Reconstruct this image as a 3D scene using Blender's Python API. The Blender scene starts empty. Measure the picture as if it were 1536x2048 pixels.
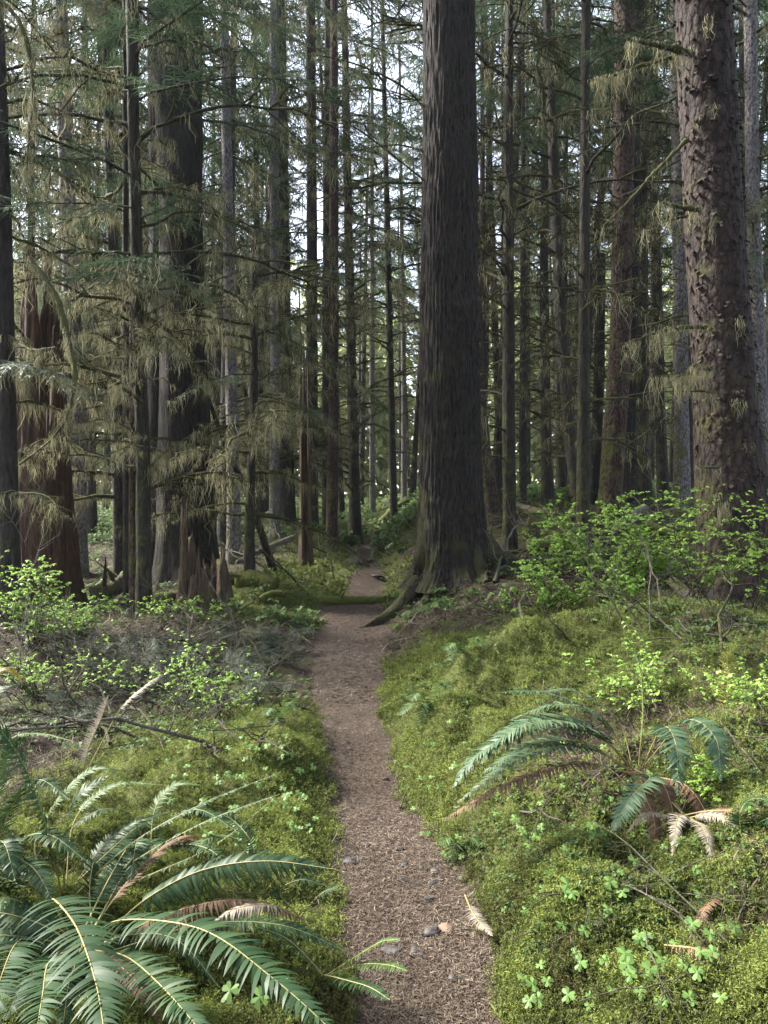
import bpy, math
import numpy as np

rng = np.random.default_rng(11)
CAMH = 1.5
sc = bpy.context.scene
COL = sc.collection
QUALITY = 1.0

# ------------------------------------------------------------------ helpers
def at(px, py, Y):
    return np.array([(px - 768) / 1536 * Y, Y, CAMH - (py - 1024) / 1536 * Y])

def sm(a, b, x):
    t = np.clip((np.asarray(x, float) - a) / (b - a), 0, 1)
    return t * t * (3 - 2 * t)

def _h(ix, iy, iz, seed):
    n = (ix.astype(np.int64) * 374761393 + iy.astype(np.int64) * 668265263 + iz.astype(np.int64) * 2147483647 + seed * 974711) & 0x7fffffff
    n = ((n ^ (n >> 13)) * 1274126177) & 0x7fffffff
    n = ((n ^ (n >> 15)) * 668265263) & 0x7fffffff
    return ((n ^ (n >> 16)) & 0xffffff) / float(0xffffff)

def vn(p, seed=0):
    p = np.asarray(p, float)
    i = np.floor(p).astype(np.int64)
    f = p - i
    f = f * f * (3 - 2 * f)
    r = 0
    for a in (0, 1):
        wa = f[..., 0] if a else 1 - f[..., 0]
        for b in (0, 1):
            wb = f[..., 1] if b else 1 - f[..., 1]
            for c in (0, 1):
                wc = f[..., 2] if c else 1 - f[..., 2]
                r = r + wa * wb * wc * _h(i[..., 0] + a, i[..., 1] + b, i[..., 2] + c, seed)
    return r * 2 - 1

def fbm(p, octv=3, seed=0):
    p = np.asarray(p, float)
    r, a = 0, 1.0
    for o in range(octv):
        r = r + a * vn(p * 2 ** o, seed + o * 17)
        a *= 0.5
    return r

def n2(x, y, s, octv=2, seed=0):
    return fbm(np.stack([np.asarray(x) * s, np.asarray(y) * s, np.zeros_like(np.asarray(x, float)) + .5], -1), octv, seed)

def nrm(v):
    return v / np.maximum(np.linalg.norm(v, axis=-1, keepdims=True), 1e-9)

class MB:
    def __init__(s):
        s.v, s.q, s.m, s.a, s.n = [], [], [], [], 0
    def add(s, v, q, m=0, a=None):
        v = np.asarray(v, np.float32).reshape(-1, 3)
        q = np.asarray(q, np.int64).reshape(-1, 4)
        if not len(q):
            return
        s.v.append(v); s.q.append(q + s.n); s.n += len(v)
        s.m.append(np.full(len(q), m, np.int32) if np.isscalar(m) else np.asarray(m, np.int32))
        if a is None:
            a = 0.5
        s.a.append(np.full(len(v), a, np.float32) if np.isscalar(a) else np.asarray(a, np.float32).reshape(-1))
    def arr(s):
        return np.concatenate(s.v), np.concatenate(s.q), np.concatenate(s.m), np.concatenate(s.a)
    def mesh(s, name, mats, smooth=True, origin=None):
        V, Q, M, A = s.arr()
        if origin is not None:
            V = V - np.asarray(origin, np.float32)
        me = bpy.data.meshes.new(name)
        me.vertices.add(len(V)); me.vertices.foreach_set('co', np.ascontiguousarray(V, np.float32).ravel())
        me.loops.add(len(Q) * 4); me.loops.foreach_set('vertex_index', Q.astype(np.int32).ravel())
        me.polygons.add(len(Q)); me.polygons.foreach_set('loop_start', np.arange(0, len(Q) * 4, 4, dtype=np.int32))
        me.polygons.foreach_set('material_index', M)
        me.polygons.foreach_set('use_smooth', np.full(len(Q), smooth, bool))
        at_ = me.attributes.new('var', 'FLOAT', 'POINT'); at_.data.foreach_set('value', A)
        for m in mats:
            me.materials.append(m)
        me.update(calc_edges=True)
        return me

def obj(name, mb, mats, parent=None, smooth=True, origin=None, label=None):
    if not isinstance(mats, (list, tuple)):
        mats = [mats]
    me = mb.mesh(name, mats, smooth, origin) if isinstance(mb, MB) else mb
    o = bpy.data.objects.new(name, me)
    COL.objects.link(o)
    if parent is not None:
        o.parent = parent
    elif origin is not None:
        o.location = origin
    if label:
        o['label'] = label
    return o

def tag(o, label, cat=None, group=None, kind=None):
    o['label'] = label
    if cat: o['category'] = cat
    if group: o['group'] = group
    if kind: o['kind'] = kind
    return o

def root(name, loc, label, cat, group=None):
    o = bpy.data.objects.new(name, None)
    o.empty_display_size = 0.1
    COL.objects.link(o); o.location = loc
    return tag(o, label, cat, group)

def tubes(mb, P, R, n=4, m=0, a=0.5):
    P = np.asarray(P, float); R = np.asarray(R, float)
    if P.ndim == 2: P = P[None]; R = R[None]
    B, k, _ = P.shape
    T = nrm(np.gradient(P, axis=1))
    mean = nrm(P[:, -1] - P[:, 0])
    ref = np.where(np.abs(mean[:, 2:3]) > .85, np.array([[1., 0, 0]]), np.array([[0, 0, 1.]]))
    U = nrm(np.cross(T, ref[:, None]))
    W = np.cross(T, U)
    ang = np.arange(n) * 2 * math.pi / n
    V = P[:, :, None] + R[:, :, None, None] * (np.cos(ang)[:, None] * U[:, :, None] + np.sin(ang)[:, None] * W[:, :, None])
    idx = np.arange(B * k * n).reshape(B, k, n)
    j2 = np.roll(idx, -1, 2)
    Q = np.stack([idx[:, :-1], j2[:, :-1], j2[:, 1:], idx[:, 1:]], -1)
    if not np.isscalar(a):
        a = np.repeat(np.asarray(a), k * n)
    mb.add(V, Q, m, a)

def ribbons(mb, P, S, m=0, a=0.5):
    # P (B,k,3) centre line, S (B,k,3) half-width vectors
    B, k, _ = P.shape
    V = np.stack([P - S, P + S], 2)
    idx = np.arange(B * k * 2).reshape(B, k, 2)
    Q = np.stack([idx[:, :-1, 0], idx[:, :-1, 1], idx[:, 1:, 1], idx[:, 1:, 0]], -1)
    if not np.isscalar(a):
        a = np.repeat(np.asarray(a), k * 2)
    mb.add(V, Q, m, a)

def bez(pts, n):
    """smooth curve through points"""
    pts = np.asarray(pts, float)
    k = len(pts)
    if k == 2:
        t = np.linspace(0, 1, n)[:, None]
        return pts[0] * (1 - t) + pts[1] * t
    ext = np.vstack([2 * pts[0] - pts[1], pts, 2 * pts[-1] - pts[-2]])
    u = np.linspace(0, k - 1 - 1e-6, n)
    i = u.astype(int); f = (u - i)[:, None]
    p0, p1, p2, p3 = ext[i], ext[i + 1], ext[i + 2], ext[i + 3]
    return .5 * (2 * p1 + (p2 - p0) * f + (2 * p0 - 5 * p1 + 4 * p2 - p3) * f ** 2 + (3 * p1 - p0 - 3 * p2 + p3) * f ** 3)

# ------------------------------------------------------------------ materials
def newmat(name):
    m = bpy.data.materials.new(name); m.use_nodes = True
    nt = m.node_tree; nt.nodes.clear()
    return m, nt, nt.nodes, nt.links

def N(nt, t, **kw):
    n = nt.nodes.new(t)
    for k, v in kw.items():
        if k.startswith('i_'):
            n.inputs[k[2:].replace('_', ' ')].default_value = v
        else:
            setattr(n, k, v)
    return n

def c4(c):
    return (c[0], c[1], c[2], 1)

def ramp(nt, src, stops):
    r = nt.nodes.new('ShaderNodeValToRGB')
    e = r.color_ramp.elements
    while len(e) < len(stops): e.new(.5)
    for i, (p, c) in enumerate(stops):
        e[i].position = p; e[i].color = c4(c) if not np.isscalar(c) else (c, c, c, 1)
    nt.links.new(src, r.inputs[0])
    return r.outputs[0]

def noise(nt, vec, scale, detail=4, rough=.6, dim='3D'):
    n = N(nt, 'ShaderNodeTexNoise'); n.inputs['Scale'].default_value = scale
    n.inputs['Detail'].default_value = detail; n.inputs['Roughness'].default_value = rough
    if vec is not None: nt.links.new(vec, n.inputs['Vector'])
    return n.outputs[0]

def mixc(nt, f, a, b):
    n = N(nt, 'ShaderNodeMix', data_type='RGBA')
    if hasattr(f, 'links'): nt.links.new(f, n.inputs[0])
    else: n.inputs[0].default_value = f
    for s, i in ((a, 6), (b, 7)):
        if hasattr(s, 'links'): nt.links.new(s, n.inputs[i])
        else: n.inputs[i].default_value = c4(s)
    return n.outputs[2]

def math_(nt, op, a, b=None, c=None):
    n = N(nt, 'ShaderNodeMath', operation=op)
    for i, s in enumerate((a, b, c)):
        if s is None: continue
        if hasattr(s, 'links'): nt.links.new(s, n.inputs[i])
        else: n.inputs[i].default_value = s
    return n.outputs[0]

def finish(nt, color, rough=.8, bump=None, bstr=.5, bdist=.02, transl=0, spec=.3):
    b = N(nt, 'ShaderNodeBsdfPrincipled')
    if hasattr(color, 'links'): nt.links.new(color, b.inputs['Base Color'])
    else: b.inputs['Base Color'].default_value = c4(color)
    if hasattr(rough, 'links'): nt.links.new(rough, b.inputs['Roughness'])
    else: b.inputs['Roughness'].default_value = rough
    b.inputs['Specular IOR Level'].default_value = spec
    if bump is not None:
        bm = N(nt, 'ShaderNodeBump'); bm.inputs['Strength'].default_value = bstr; bm.inputs['Distance'].default_value = bdist
        nt.links.new(bump, bm.inputs['Height']); nt.links.new(bm.outputs[0], b.inputs['Normal'])
    out = N(nt, 'ShaderNodeOutputMaterial')
    if transl:
        t = N(nt, 'ShaderNodeBsdfTranslucent')
        if hasattr(color, 'links'): nt.links.new(color, t.inputs[0])
        else: t.inputs[0].default_value = c4(color)
        mx = N(nt, 'ShaderNodeMixShader'); mx.inputs[0].default_value = transl
        nt.links.new(b.outputs[0], mx.inputs[1]); nt.links.new(t.outputs[0], mx.inputs[2])
        nt.links.new(mx.outputs[0], out.inputs[0])
    else:
        nt.links.new(b.outputs[0], out.inputs[0])

def leaf(name, cols, rough=.6, transl=.3, spec=.3, nscale=3.0):
    m, nt, nd, lk = newmat(name)
    a = N(nt, 'ShaderNodeAttribute', attribute_name='var')
    g = N(nt, 'ShaderNodeNewGeometry')
    nz = noise(nt, g.outputs['Position'], nscale, 3)
    f = math_(nt, 'ADD', math_(nt, 'MULTIPLY', a.outputs['Fac'], .65), math_(nt, 'MULTIPLY', nz, .35))
    k = len(cols)
    c = ramp(nt, f, [(.15 + .7 * i / (k - 1), c_) for i, c_ in enumerate(cols)])
    finish(nt, c, rough, transl=transl, spec=spec)
    return m

def bark(name, c0, c1, c2, kind='furrow', moss=.3, mossc=(.075, .085, .02), scale=1.0, bstr=.9):
    m, nt, nd, lk = newmat(name)
    tc = N(nt, 'ShaderNodeTexCoord')
    mp = N(nt, 'ShaderNodeMapping'); lk.new(tc.outputs['Object'], mp.inputs[0])
    if kind == 'furrow':
        mp.inputs['Scale'].default_value = (17 * scale, 17 * scale, 3.6 * scale)
        h = noise(nt, mp.outputs[0], 1.6, 6, .65)
        hh = ramp(nt, h, [(.36, 0.0), (.62, 1.0)])
    elif kind == 'scale':
        mp.inputs['Scale'].default_value = (19 * scale, 19 * scale, 9 * scale)
        wn = noise(nt, mp.outputs[0], 1.2, 3)
        v = N(nt, 'ShaderNodeTexVoronoi'); v.feature = 'F1'
        vm = N(nt, 'ShaderNodeVectorMath', operation='ADD'); lk.new(mp.outputs[0], vm.inputs[0])
        cb = N(nt, 'ShaderNodeCombineXYZ'); lk.new(wn, cb.inputs[0]); lk.new(wn, cb.inputs[2]); lk.new(cb.outputs[0], vm.inputs[1])
        lk.new(vm.outputs[0], v.inputs['Vector']); v.inputs['Scale'].default_value = 1.0
        h = math_(nt, 'ADD', math_(nt, 'SUBTRACT', 1.0, v.outputs['Distance']), math_(nt, 'MULTIPLY', noise(nt, mp.outputs[0], 3, 4), .5))
        hh = ramp(nt, h, [(.45, 0.0), (.95, 1.0)])
    else:  # torn wood
        mp.inputs['Scale'].default_value = (22 * scale, 22 * scale, 1.1 * scale)
        h = noise(nt, mp.outputs[0], 1.5, 7, .7)
        hh = ramp(nt, h, [(.3, 0.0), (.68, 1.0)])
    big = noise(nt, tc.outputs['Object'], 2.2, 4)
    c = mixc(nt, hh, c0, c1)
    c = mixc(nt, ramp(nt, big, [(.42, 0.0), (.65, .85)]), c, mixc(nt, hh, [x * .6 for x in c2], c2))
    if moss > 0:
        g = N(nt, 'ShaderNodeNewGeometry')
        sx = N(nt, 'ShaderNodeSeparateXYZ'); lk.new(tc.outputs['Object'], sx.inputs[0])
        sn = N(nt, 'ShaderNodeSeparateXYZ'); lk.new(g.outputs['Normal'], sn.inputs[0])
        mn = noise(nt, tc.outputs['Object'], 3.5, 6, .7)
        low = math_(nt, 'MULTIPLY', math_(nt, 'SUBTRACT', 1.0, math_(nt, 'DIVIDE', sx.outputs[2], 4.0)), .10)
        low = math_(nt, 'MAXIMUM', low, -.1)
        s = math_(nt, 'ADD', math_(nt, 'ADD', mn, low), math_(nt, 'MULTIPLY', sn.outputs[2], .10))
        s = math_(nt, 'ADD', s, math_(nt, 'MULTIPLY', sn.outputs[0], -.06))
        mf = ramp(nt, s, [(.66 - .32 * moss, 0.0), (.80 - .32 * moss, 1.0)])
        mc = mixc(nt, noise(nt, tc.outputs['Object'], 40, 3), [x * .5 for x in mossc], [x * 1.4 for x in mossc])
        c = mixc(nt, math_(nt, 'MULTIPLY', mf, .9), c, mc)
        fine = noise(nt, tc.outputs['Object'], 60, 3)
        hh = math_(nt, 'ADD', hh, math_(nt, 'MULTIPLY', fine, .35))
    finish(nt, c, .85, hh, bstr, .03, spec=.25)
    return m

M = {}
M['hem_dark'] = bark('bark_dark', (.010, .008, .0075), (.045, .037, .034), (.05, .044, .042), 'furrow', .16)
M['hem_main'] = bark('bark_main', (.003, .0025, .0024), (.046, .037, .033), (.030, .025, .023), 'furrow', .20, (.05, .05, .018), 1.5, 1.0)
M['hem_moss'] = bark('bark_mossy', (.011, .009, .008), (.048, .041, .032), (.042, .038, .026), 'furrow', .24)
M['spruce'] = bark('bark_spruce', (.009, .006, .0055), (.038, .025, .022), (.030, .020, .018), 'scale', .20, (.055, .05, .02))
M['red'] = bark('bark_red', (.014, .008, .007), (.070, .041, .035), (.055, .034, .030), 'scale', .30, scale=1.5)
M['hem_shade_dark'] = bark('bark_shade_dark', (.006, .005, .005), (.028, .023, .021), (.022, .019, .018), 'furrow', .10, (.03, .03, .012))  # dark bark colour that carries the painted shade of the massive trunk pair
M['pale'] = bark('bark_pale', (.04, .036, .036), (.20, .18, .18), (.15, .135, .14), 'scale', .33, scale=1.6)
M['snag'] = bark('bark_torn_red', (.010, .006, .005), (.12, .062, .043), (.06, .036, .028), 'wood', .12, bstr=1.0)
M['stump'] = bark('wood_torn', (.010, .006, .004), (.19, .125, .08), (.07, .046, .031), 'wood', .06, bstr=1.0)
M['char'] = bark('bark_charred', (.006, .006, .006), (.02, .018, .018), (.015, .014, .014), 'furrow', .05)
M['deadwood'] = bark('dead_wood', (.055, .045, .038), (.24, .21, .185), (.15, .12, .10), 'wood', .18)
M['brownlog'] = bark('rotten_log', (.018, .012, .010), (.085, .058, .045), (.06, .045, .035), 'wood', .38)
M['mosslog'] = bark('mossy_log', (.02, .018, .012), (.06, .055, .03), (.06, .06, .03), 'furrow', .95, (.10, .115, .022))
M['twig'] = bark('twig_bark', (.014, .012, .010), (.055, .046, .038), (.05, .048, .025), 'furrow', .40, (.065, .065, .022))
M['twig_grey'] = bark('twig_grey', (.045, .038, .034), (.22, .195, .175), (.13, .11, .095), 'wood', .15)
M['needle'] = leaf('hemlock_needles', [(.02, .036, .02), (.042, .072, .038), (.07, .11, .06)], .55, .3)
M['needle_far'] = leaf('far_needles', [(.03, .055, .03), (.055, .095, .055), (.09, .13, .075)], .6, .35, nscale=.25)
M['lichen'] = leaf('hanging_lichen', [(.085, .082, .045), (.19, .182, .105), (.34, .325, .205)], .85, .35, .1)
M['branch_moss'] = leaf('branch_moss', [(.022, .024, .010), (.055, .056, .022), (.12, .115, .05)], .85, .15, .1, 9)
M['moss'] = leaf('moss_green', [(.06, .045, .022), (.074, .090, .026), (.150, .182, .045), (.24, .275, .085)], .85, .3, .08, 5)
M['herb'] = leaf('herb_leaf', [(.03, .055, .018), (.065, .11, .032), (.11, .17, .05)], .6, .35, .25, 2)
M['shrub'] = leaf('shrub_leaf', [(.13, .24, .04), (.24, .38, .075), (.38, .53, .13)], .5, .45, .3)
M['clover'] = leaf('clover_leaf', [(.06, .12, .03), (.11, .20, .05), (.18, .29, .075)], .5, .35, .3)
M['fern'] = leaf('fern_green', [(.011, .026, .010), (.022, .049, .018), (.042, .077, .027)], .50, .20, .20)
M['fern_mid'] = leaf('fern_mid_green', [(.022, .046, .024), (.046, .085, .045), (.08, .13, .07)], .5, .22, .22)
M['fern_yelgreen'] = leaf('fern_bright', [(.03, .06, .018), (.055, .10, .028), (.09, .14, .04)], .55, .35, .25)  # lighter yellow-green leaf colour of some fronds
M['fern_yel'] = leaf('fern_yellow', [(.10, .09, .02), (.18, .16, .03), (.26, .22, .05)], .5, .4, .3)
M['fern_dead'] = leaf('fern_brown', [(.055, .03, .02), (.12, .068, .045), (.19, .12, .08)], .7, .2, .2)
M['fern_pale'] = leaf('fern_bleached', [(.14, .12, .09), (.22, .19, .15), (.30, .27, .22)], .7, .2, .2)
M['rachis'] = leaf('fern_stalk', [(.11, .10, .035), (.20, .17, .06), (.28, .24, .09)], .5, 0, .3)
M['greyneedle'] = leaf('grey_green_needles', [(.016, .024, .014), (.036, .050, .030), (.07, .09, .055)], .65, .25, .25)
M['litter'] = leaf('needle_litter', [(.028, .02, .014), (.092, .069, .050), (.26, .212, .162)], .75, .1, .2, 40)
M['stone'] = None

def stone_mat():
    m, nt, nd, lk = newmat('stone')
    tc = N(nt, 'ShaderNodeTexCoord')
    n = noise(nt, tc.outputs['Object'], 30, 6)
    c = ramp(nt, n, [(.35, (.018, .016, .016)), (.6, (.055, .048, .045)), (.8, (.10, .085, .078))])
    finish(nt, c, .7, n, .4, .01)
    return m
M['stone'] = stone_mat()

def ground_mat():
    m, nt, nd, lk = newmat('forest_floor')
    g = N(nt, 'ShaderNodeNewGeometry')
    P = g.outputs['Position']
    ap = N(nt, 'ShaderNodeAttribute', attribute_name='path').outputs['Fac']
    am = N(nt, 'ShaderNodeAttribute', attribute_name='mossy').outputs['Fac']
    n1 = noise(nt, P, 55, 8, .75); nb = noise(nt, P, 2.5, 5); n3 = noise(nt, P, 160, 3)
    pathc = ramp(nt, n1, [(.3, (.017, .012, .009)), (.5, (.060, .045, .034)), (.72, (.14, .11, .085))])
    pathc = mixc(nt, ramp(nt, nb, [(.4, 0.0), (.7, .55)]), pathc, ramp(nt, n3, [(.3, (.04, .027, .021)), (.7, (.11, .077, .06))]))
    mossc = ramp(nt, n1, [(.3, (.016, .02, .006)), (.55, (.06, .07, .016)), (.75, (.12, .13, .03))])
    dirt = ramp(nt, n1, [(.3, (.010, .007, .006)), (.55, (.036, .026, .020)), (.78, (.085, .066, .052))])
    dirt = mixc(nt, ramp(nt, nb, [(.45, 0.0), (.65, .8)]), dirt, mossc)
    e = math_(nt, 'ADD', am, math_(nt, 'MULTIPLY', math_(nt, 'SUBTRACT', nb, .5), .8))
    c = mixc(nt, ramp(nt, e, [(.35, 0.0), (.65, 1.0)]), dirt, mossc)
    e2 = math_(nt, 'ADD', ap, math_(nt, 'MULTIPLY', math_(nt, 'SUBTRACT', noise(nt, P, 14, 5), .5), .5))
    c = mixc(nt, ramp(nt, e2, [(.4, 0.0), (.6, 1.0)]), c, pathc)
    finish(nt, c, .9, math_(nt, 'ADD', n1, math_(nt, 'MULTIPLY', n3, .4)), .8, .02, spec=.15)
    return m
M['ground'] = ground_mat()

# ------------------------------------------------------------------ terrain
PY = np.array([-12, 0, 2.25, 2.63, 3.17, 4.0, 4.84, 6.13, 8.35, 10.2, 11.75, 14, 18, 21, 24, 27, 30, 40, 60, 150])
PX = np.array([.1, .1, .135, .14, .06, -.09, -.18, -.28, -.37, -.42, -.52, -.39, -.21, -.55, -.72, -.5, -.31, -.2, 0, 0])
PW = np.array([.3, .28, .265, .275, .26, .20, .215, .27, .40, .45, .50, .33, .25, .27, .3, .22, .12, -.4, -.4, -.4])
BY = np.array([-12, 0, 10.5, 14, 18, 24, 30, 40, 55, 80, 150])
BZ = np.array([0, 0, 0, -.01, .02, .16, .58, 1.2, 2.1, 3.2, 5])
RY = np.array([-12, 0, 2, 3.5, 5, 8, 12, 15, 22, 30, 40, 60, 150])
RZ = np.array([.4, .4, .42, .46, .52, .62, .75, 1.25, 1.55, 1.5, 1.2, .8, 0])
LY = np.array([-12, 0, 2, 5, 7, 10, 13, 17, 24, 30, 40, 60, 150])
LZ = np.array([.1, .1, .12, .12, .1, .1, .2, .32, .55, .5, .3, .1, 0])

MOUNDS = []  # x, y, r, h
def mound(px, py, Y, r, h):
    p = at(px, py, Y); MOUNDS.append((p[0], p[1], r, h))
mound(705, 1165, 15.5, .75, .33)
mound(520, 1200, 11.8, .55, .22)
mound(860, 1260, 10.2, .75, .10)
mound(985, 1220, 10.2, .7, .28)
mound(960, 1390, 5.1, .30, .26)
mound(1060, 1370, 5.2, .35, .18)
mound(1230, 1470, 3.9, .25, -.12)
mound(1320, 1640, 3.0, .22, -.10)
mound(1120, 1350, 5.6, .8, .18)
mound(1400, 1330, 5.6, .6, .2)
mound(560, 1450, 4.9, .40, .20)
mound(490, 1530, 4.2, .45, .14)
mound(590, 1560, 4.2, .25, .10)
mound(1000, 1560, 3.7, .3, .10)
mound(1180, 1780, 2.7, .3, .10)
mound(1420, 1500, 3.6, .3, .12)
mound(900, 1480, 4.6, .3, .12)
mound(1010, 1060, 15, 1.2, .3)
mound(1100, 1075, 13.5, 1.3, .2)
mound(560, 1250, 9.6, .6, .10)
mound(640, 1085, 23, 1.6, .25)
mound(880, 1060, 24, 2.2, .4)
mound(390, 1185, 12.4, 1.4, .12)
mound(250, 1380, 6.5, .9, -.10)

def path_x(y): return np.interp(y, PY, PX)
def path_w(y): return np.interp(y, PY, PW)

def edge(x, y):
    return .07 * n2(x, y, 2.6, 3, 61) * np.clip(.6 + y * .06, .6, 2)

def H(x, y, detail=True):
    x = np.asarray(x, float); y = np.asarray(y, float)
    d = x - path_x(y); w = path_w(y) + edge(x, y)
    z = np.interp(y, BY, BZ)
    r = np.interp(y, RY, RZ)
    ys = sm(4, 11, y)
    dr = d - w; dl = -d - w
    step_r = .30 * sm(-.02, .25 + .6 * ys, dr) + .70 * sm(0.1, 1.5 + 1.7 * ys, dr)
    z = z + r * step_r + .03 * np.clip(dr - 3, 0, 40) * sm(10, 16, y)
    l = np.interp(y, LY, LZ)
    z = z + l * (.55 * sm(-.02, .25 + .5 * ys, dl) + .45 * sm(.2, 1.6, dl)) - .015 * np.clip(dl - 3, 0, 30)
    # hollow where the brush lies on the left
    z = z - .16 * np.exp(-((x + 1.9) / .9) ** 2 - ((y - 6.2) / 1.8) ** 2)
    for mx, my, mr, mh in MOUNDS:
        q = ((x - mx) ** 2 + (y - my) ** 2) / mr ** 2
        z = z + mh * np.exp(-q * 1.3)
    if detail:
        off = sm(-.05, .3, np.abs(d) - w)
        z = z + off * (.055 * n2(x, y, 2.2, 3, 5) + .10 * n2(x, y, .45, 2, 9) * sm(5, 12, y)) + (1 - off) * .012 * n2(x, y, 4, 3, 3)
        z = z + off * (.045 * n2(x, y, 7, 2, 33) - .06 * np.abs(n2(x, y, 2.6, 2, 35)) + .03)
    return z

def G(px, Y):
    x = (px - 768) / 1536 * Y
    return np.array([x, Y, float(H(x, Y))])

def ground_hit(px, py):
    """first ground point seen through a photo pixel"""
    Y = np.exp(np.linspace(math.log(1.2), math.log(70), 900))
    x = (px - 768) / 1536 * Y
    zz = CAMH - (py - 1024) / 1536 * Y
    h = H(x, Y)
    i = np.argmax(zz < h)
    if not (zz < h).any(): i = len(Y) - 1
    return np.array([x[i], Y[i], h[i]])

def mossiness(x, y):
    d = np.abs(x - path_x(y)) - path_w(y) - edge(x, y)
    right = x > path_x(y)
    mL = (1 - sm(1.1, 1.7, d)) * (1 - sm(5.2, 6.2, y)) + sm(8.8, 9.6, y) * (1 - sm(1.2, 2.5, d)) * .8
    mR = (1 - sm(7.2, 8.5, y)) + sm(9.5, 11, y) * .55
    m = np.where(right, mR, mL)
    m = np.maximum(m, sm(24, 32, y) * .75)
    # bare, littered patches farther up the right bank
    pt = sm(-.12, .30, n2(x, y, 1.5, 3, 91) + .25 * (1 - sm(.5, .9, d)) + .18 * (1 - sm(4.2, 5.5, y)) * 0)
    m = np.where(right & (d > .45), m * (.4 + .6 * pt), m)
    return np.clip(m, 0, 1) * sm(-.04, .06, d)

def make_ground():
    ys = np.concatenate([np.linspace(-12, 1.2, 16), np.exp(np.linspace(math.log(1.3), math.log(160), 620))])
    s = np.linspace(-1, 1, 561)
    s = np.sign(s) * (0.55 * np.abs(s) + 0.45 * np.abs(s) ** 4)
    Yg, Sg = np.meshgrid(ys, s, indexing='ij')
    Xg = Sg * (1.6 + 1.15 * np.abs(Yg))
    Zg = H(Xg, Yg)
    V = np.stack([Xg, Yg, Zg], -1)
    nr, nc = Yg.shape
    idx = np.arange(nr * nc).reshape(nr, nc)
    Q = np.stack([idx[:-1, :-1], idx[:-1, 1:], idx[1:, 1:], idx[1:, :-1]], -1)
    mb = MB(); mb.add(V, Q)
    me = mb.mesh('ground', [M['ground']])
    d = np.abs(Xg - path_x(Yg)) - path_w(Yg) - edge(Xg, Yg)
    for nm, val in (('path', 1 - sm(-.06, .08, d)), ('mossy', mossiness(Xg, Yg))):
        a = me.attributes.new(nm, 'FLOAT', 'POINT'); a.data.foreach_set('value', val.astype(np.float32).ravel())
    o = obj('ground', me, [])
    tag(o, 'mossy forest floor with a brown needle covered footpath', kind='structure')
make_ground()

# ------------------------------------------------------------------ branches
def rnd(*s): return rng.random(s)
def rn(*s): return rng.normal(size=s)

def strand_clumps(mb, anchors, per, lmin, lmax, w, m=0, spread=.03):
    """hanging lichen: ragged vertical ribbons under anchor points"""
    A = np.repeat(anchors, per, 0)
    B = len(A)
    A = A + rn(B, 3) * np.array([spread, spread, spread * .3])
    cl = np.repeat(rnd(len(anchors)) ** 2.6, per)
    L = (lmin + (lmax - lmin) * cl) * (.25 + 1.0 * rnd(B))
    k = 5
    t = np.linspace(0, 1, k)
    sway = rn(B, 1, 2) * .13 * L[:, None, None] * t[None, :, None] + rn(B, k, 2) * .07 * L[:, None, None] * (t[None, :, None] > 0)
    P = np.zeros((B, k, 3)); P[:, :, :2] = A[:, None, :2] + sway
    P[:, :, 2] = A[:, 2:3] - L[:, None] * t[None]
    ang = rnd(B) * math.pi
    wid = w * (.5 + rnd(B)) * (.6 + .5 * cl)
    prof = np.array([.5, 1, .8, .5, .1])
    S = np.stack([np.cos(ang), np.sin(ang), np.zeros(B)], -1)[:, None] * wid[:, None, None] * prof[None, :, None]
    ribbons(mb, P, S, m, np.clip(.5 + .25 * rn(B), 0, 1))

def interp_poly(P, t):
    k = len(P)
    u = np.clip(t, 0, 1) * (k - 1)
    i = np.minimum(u.astype(int), k - 2); f = (u - i)[:, None]
    return P[i] * (1 - f) + P[i + 1] * f

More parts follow.
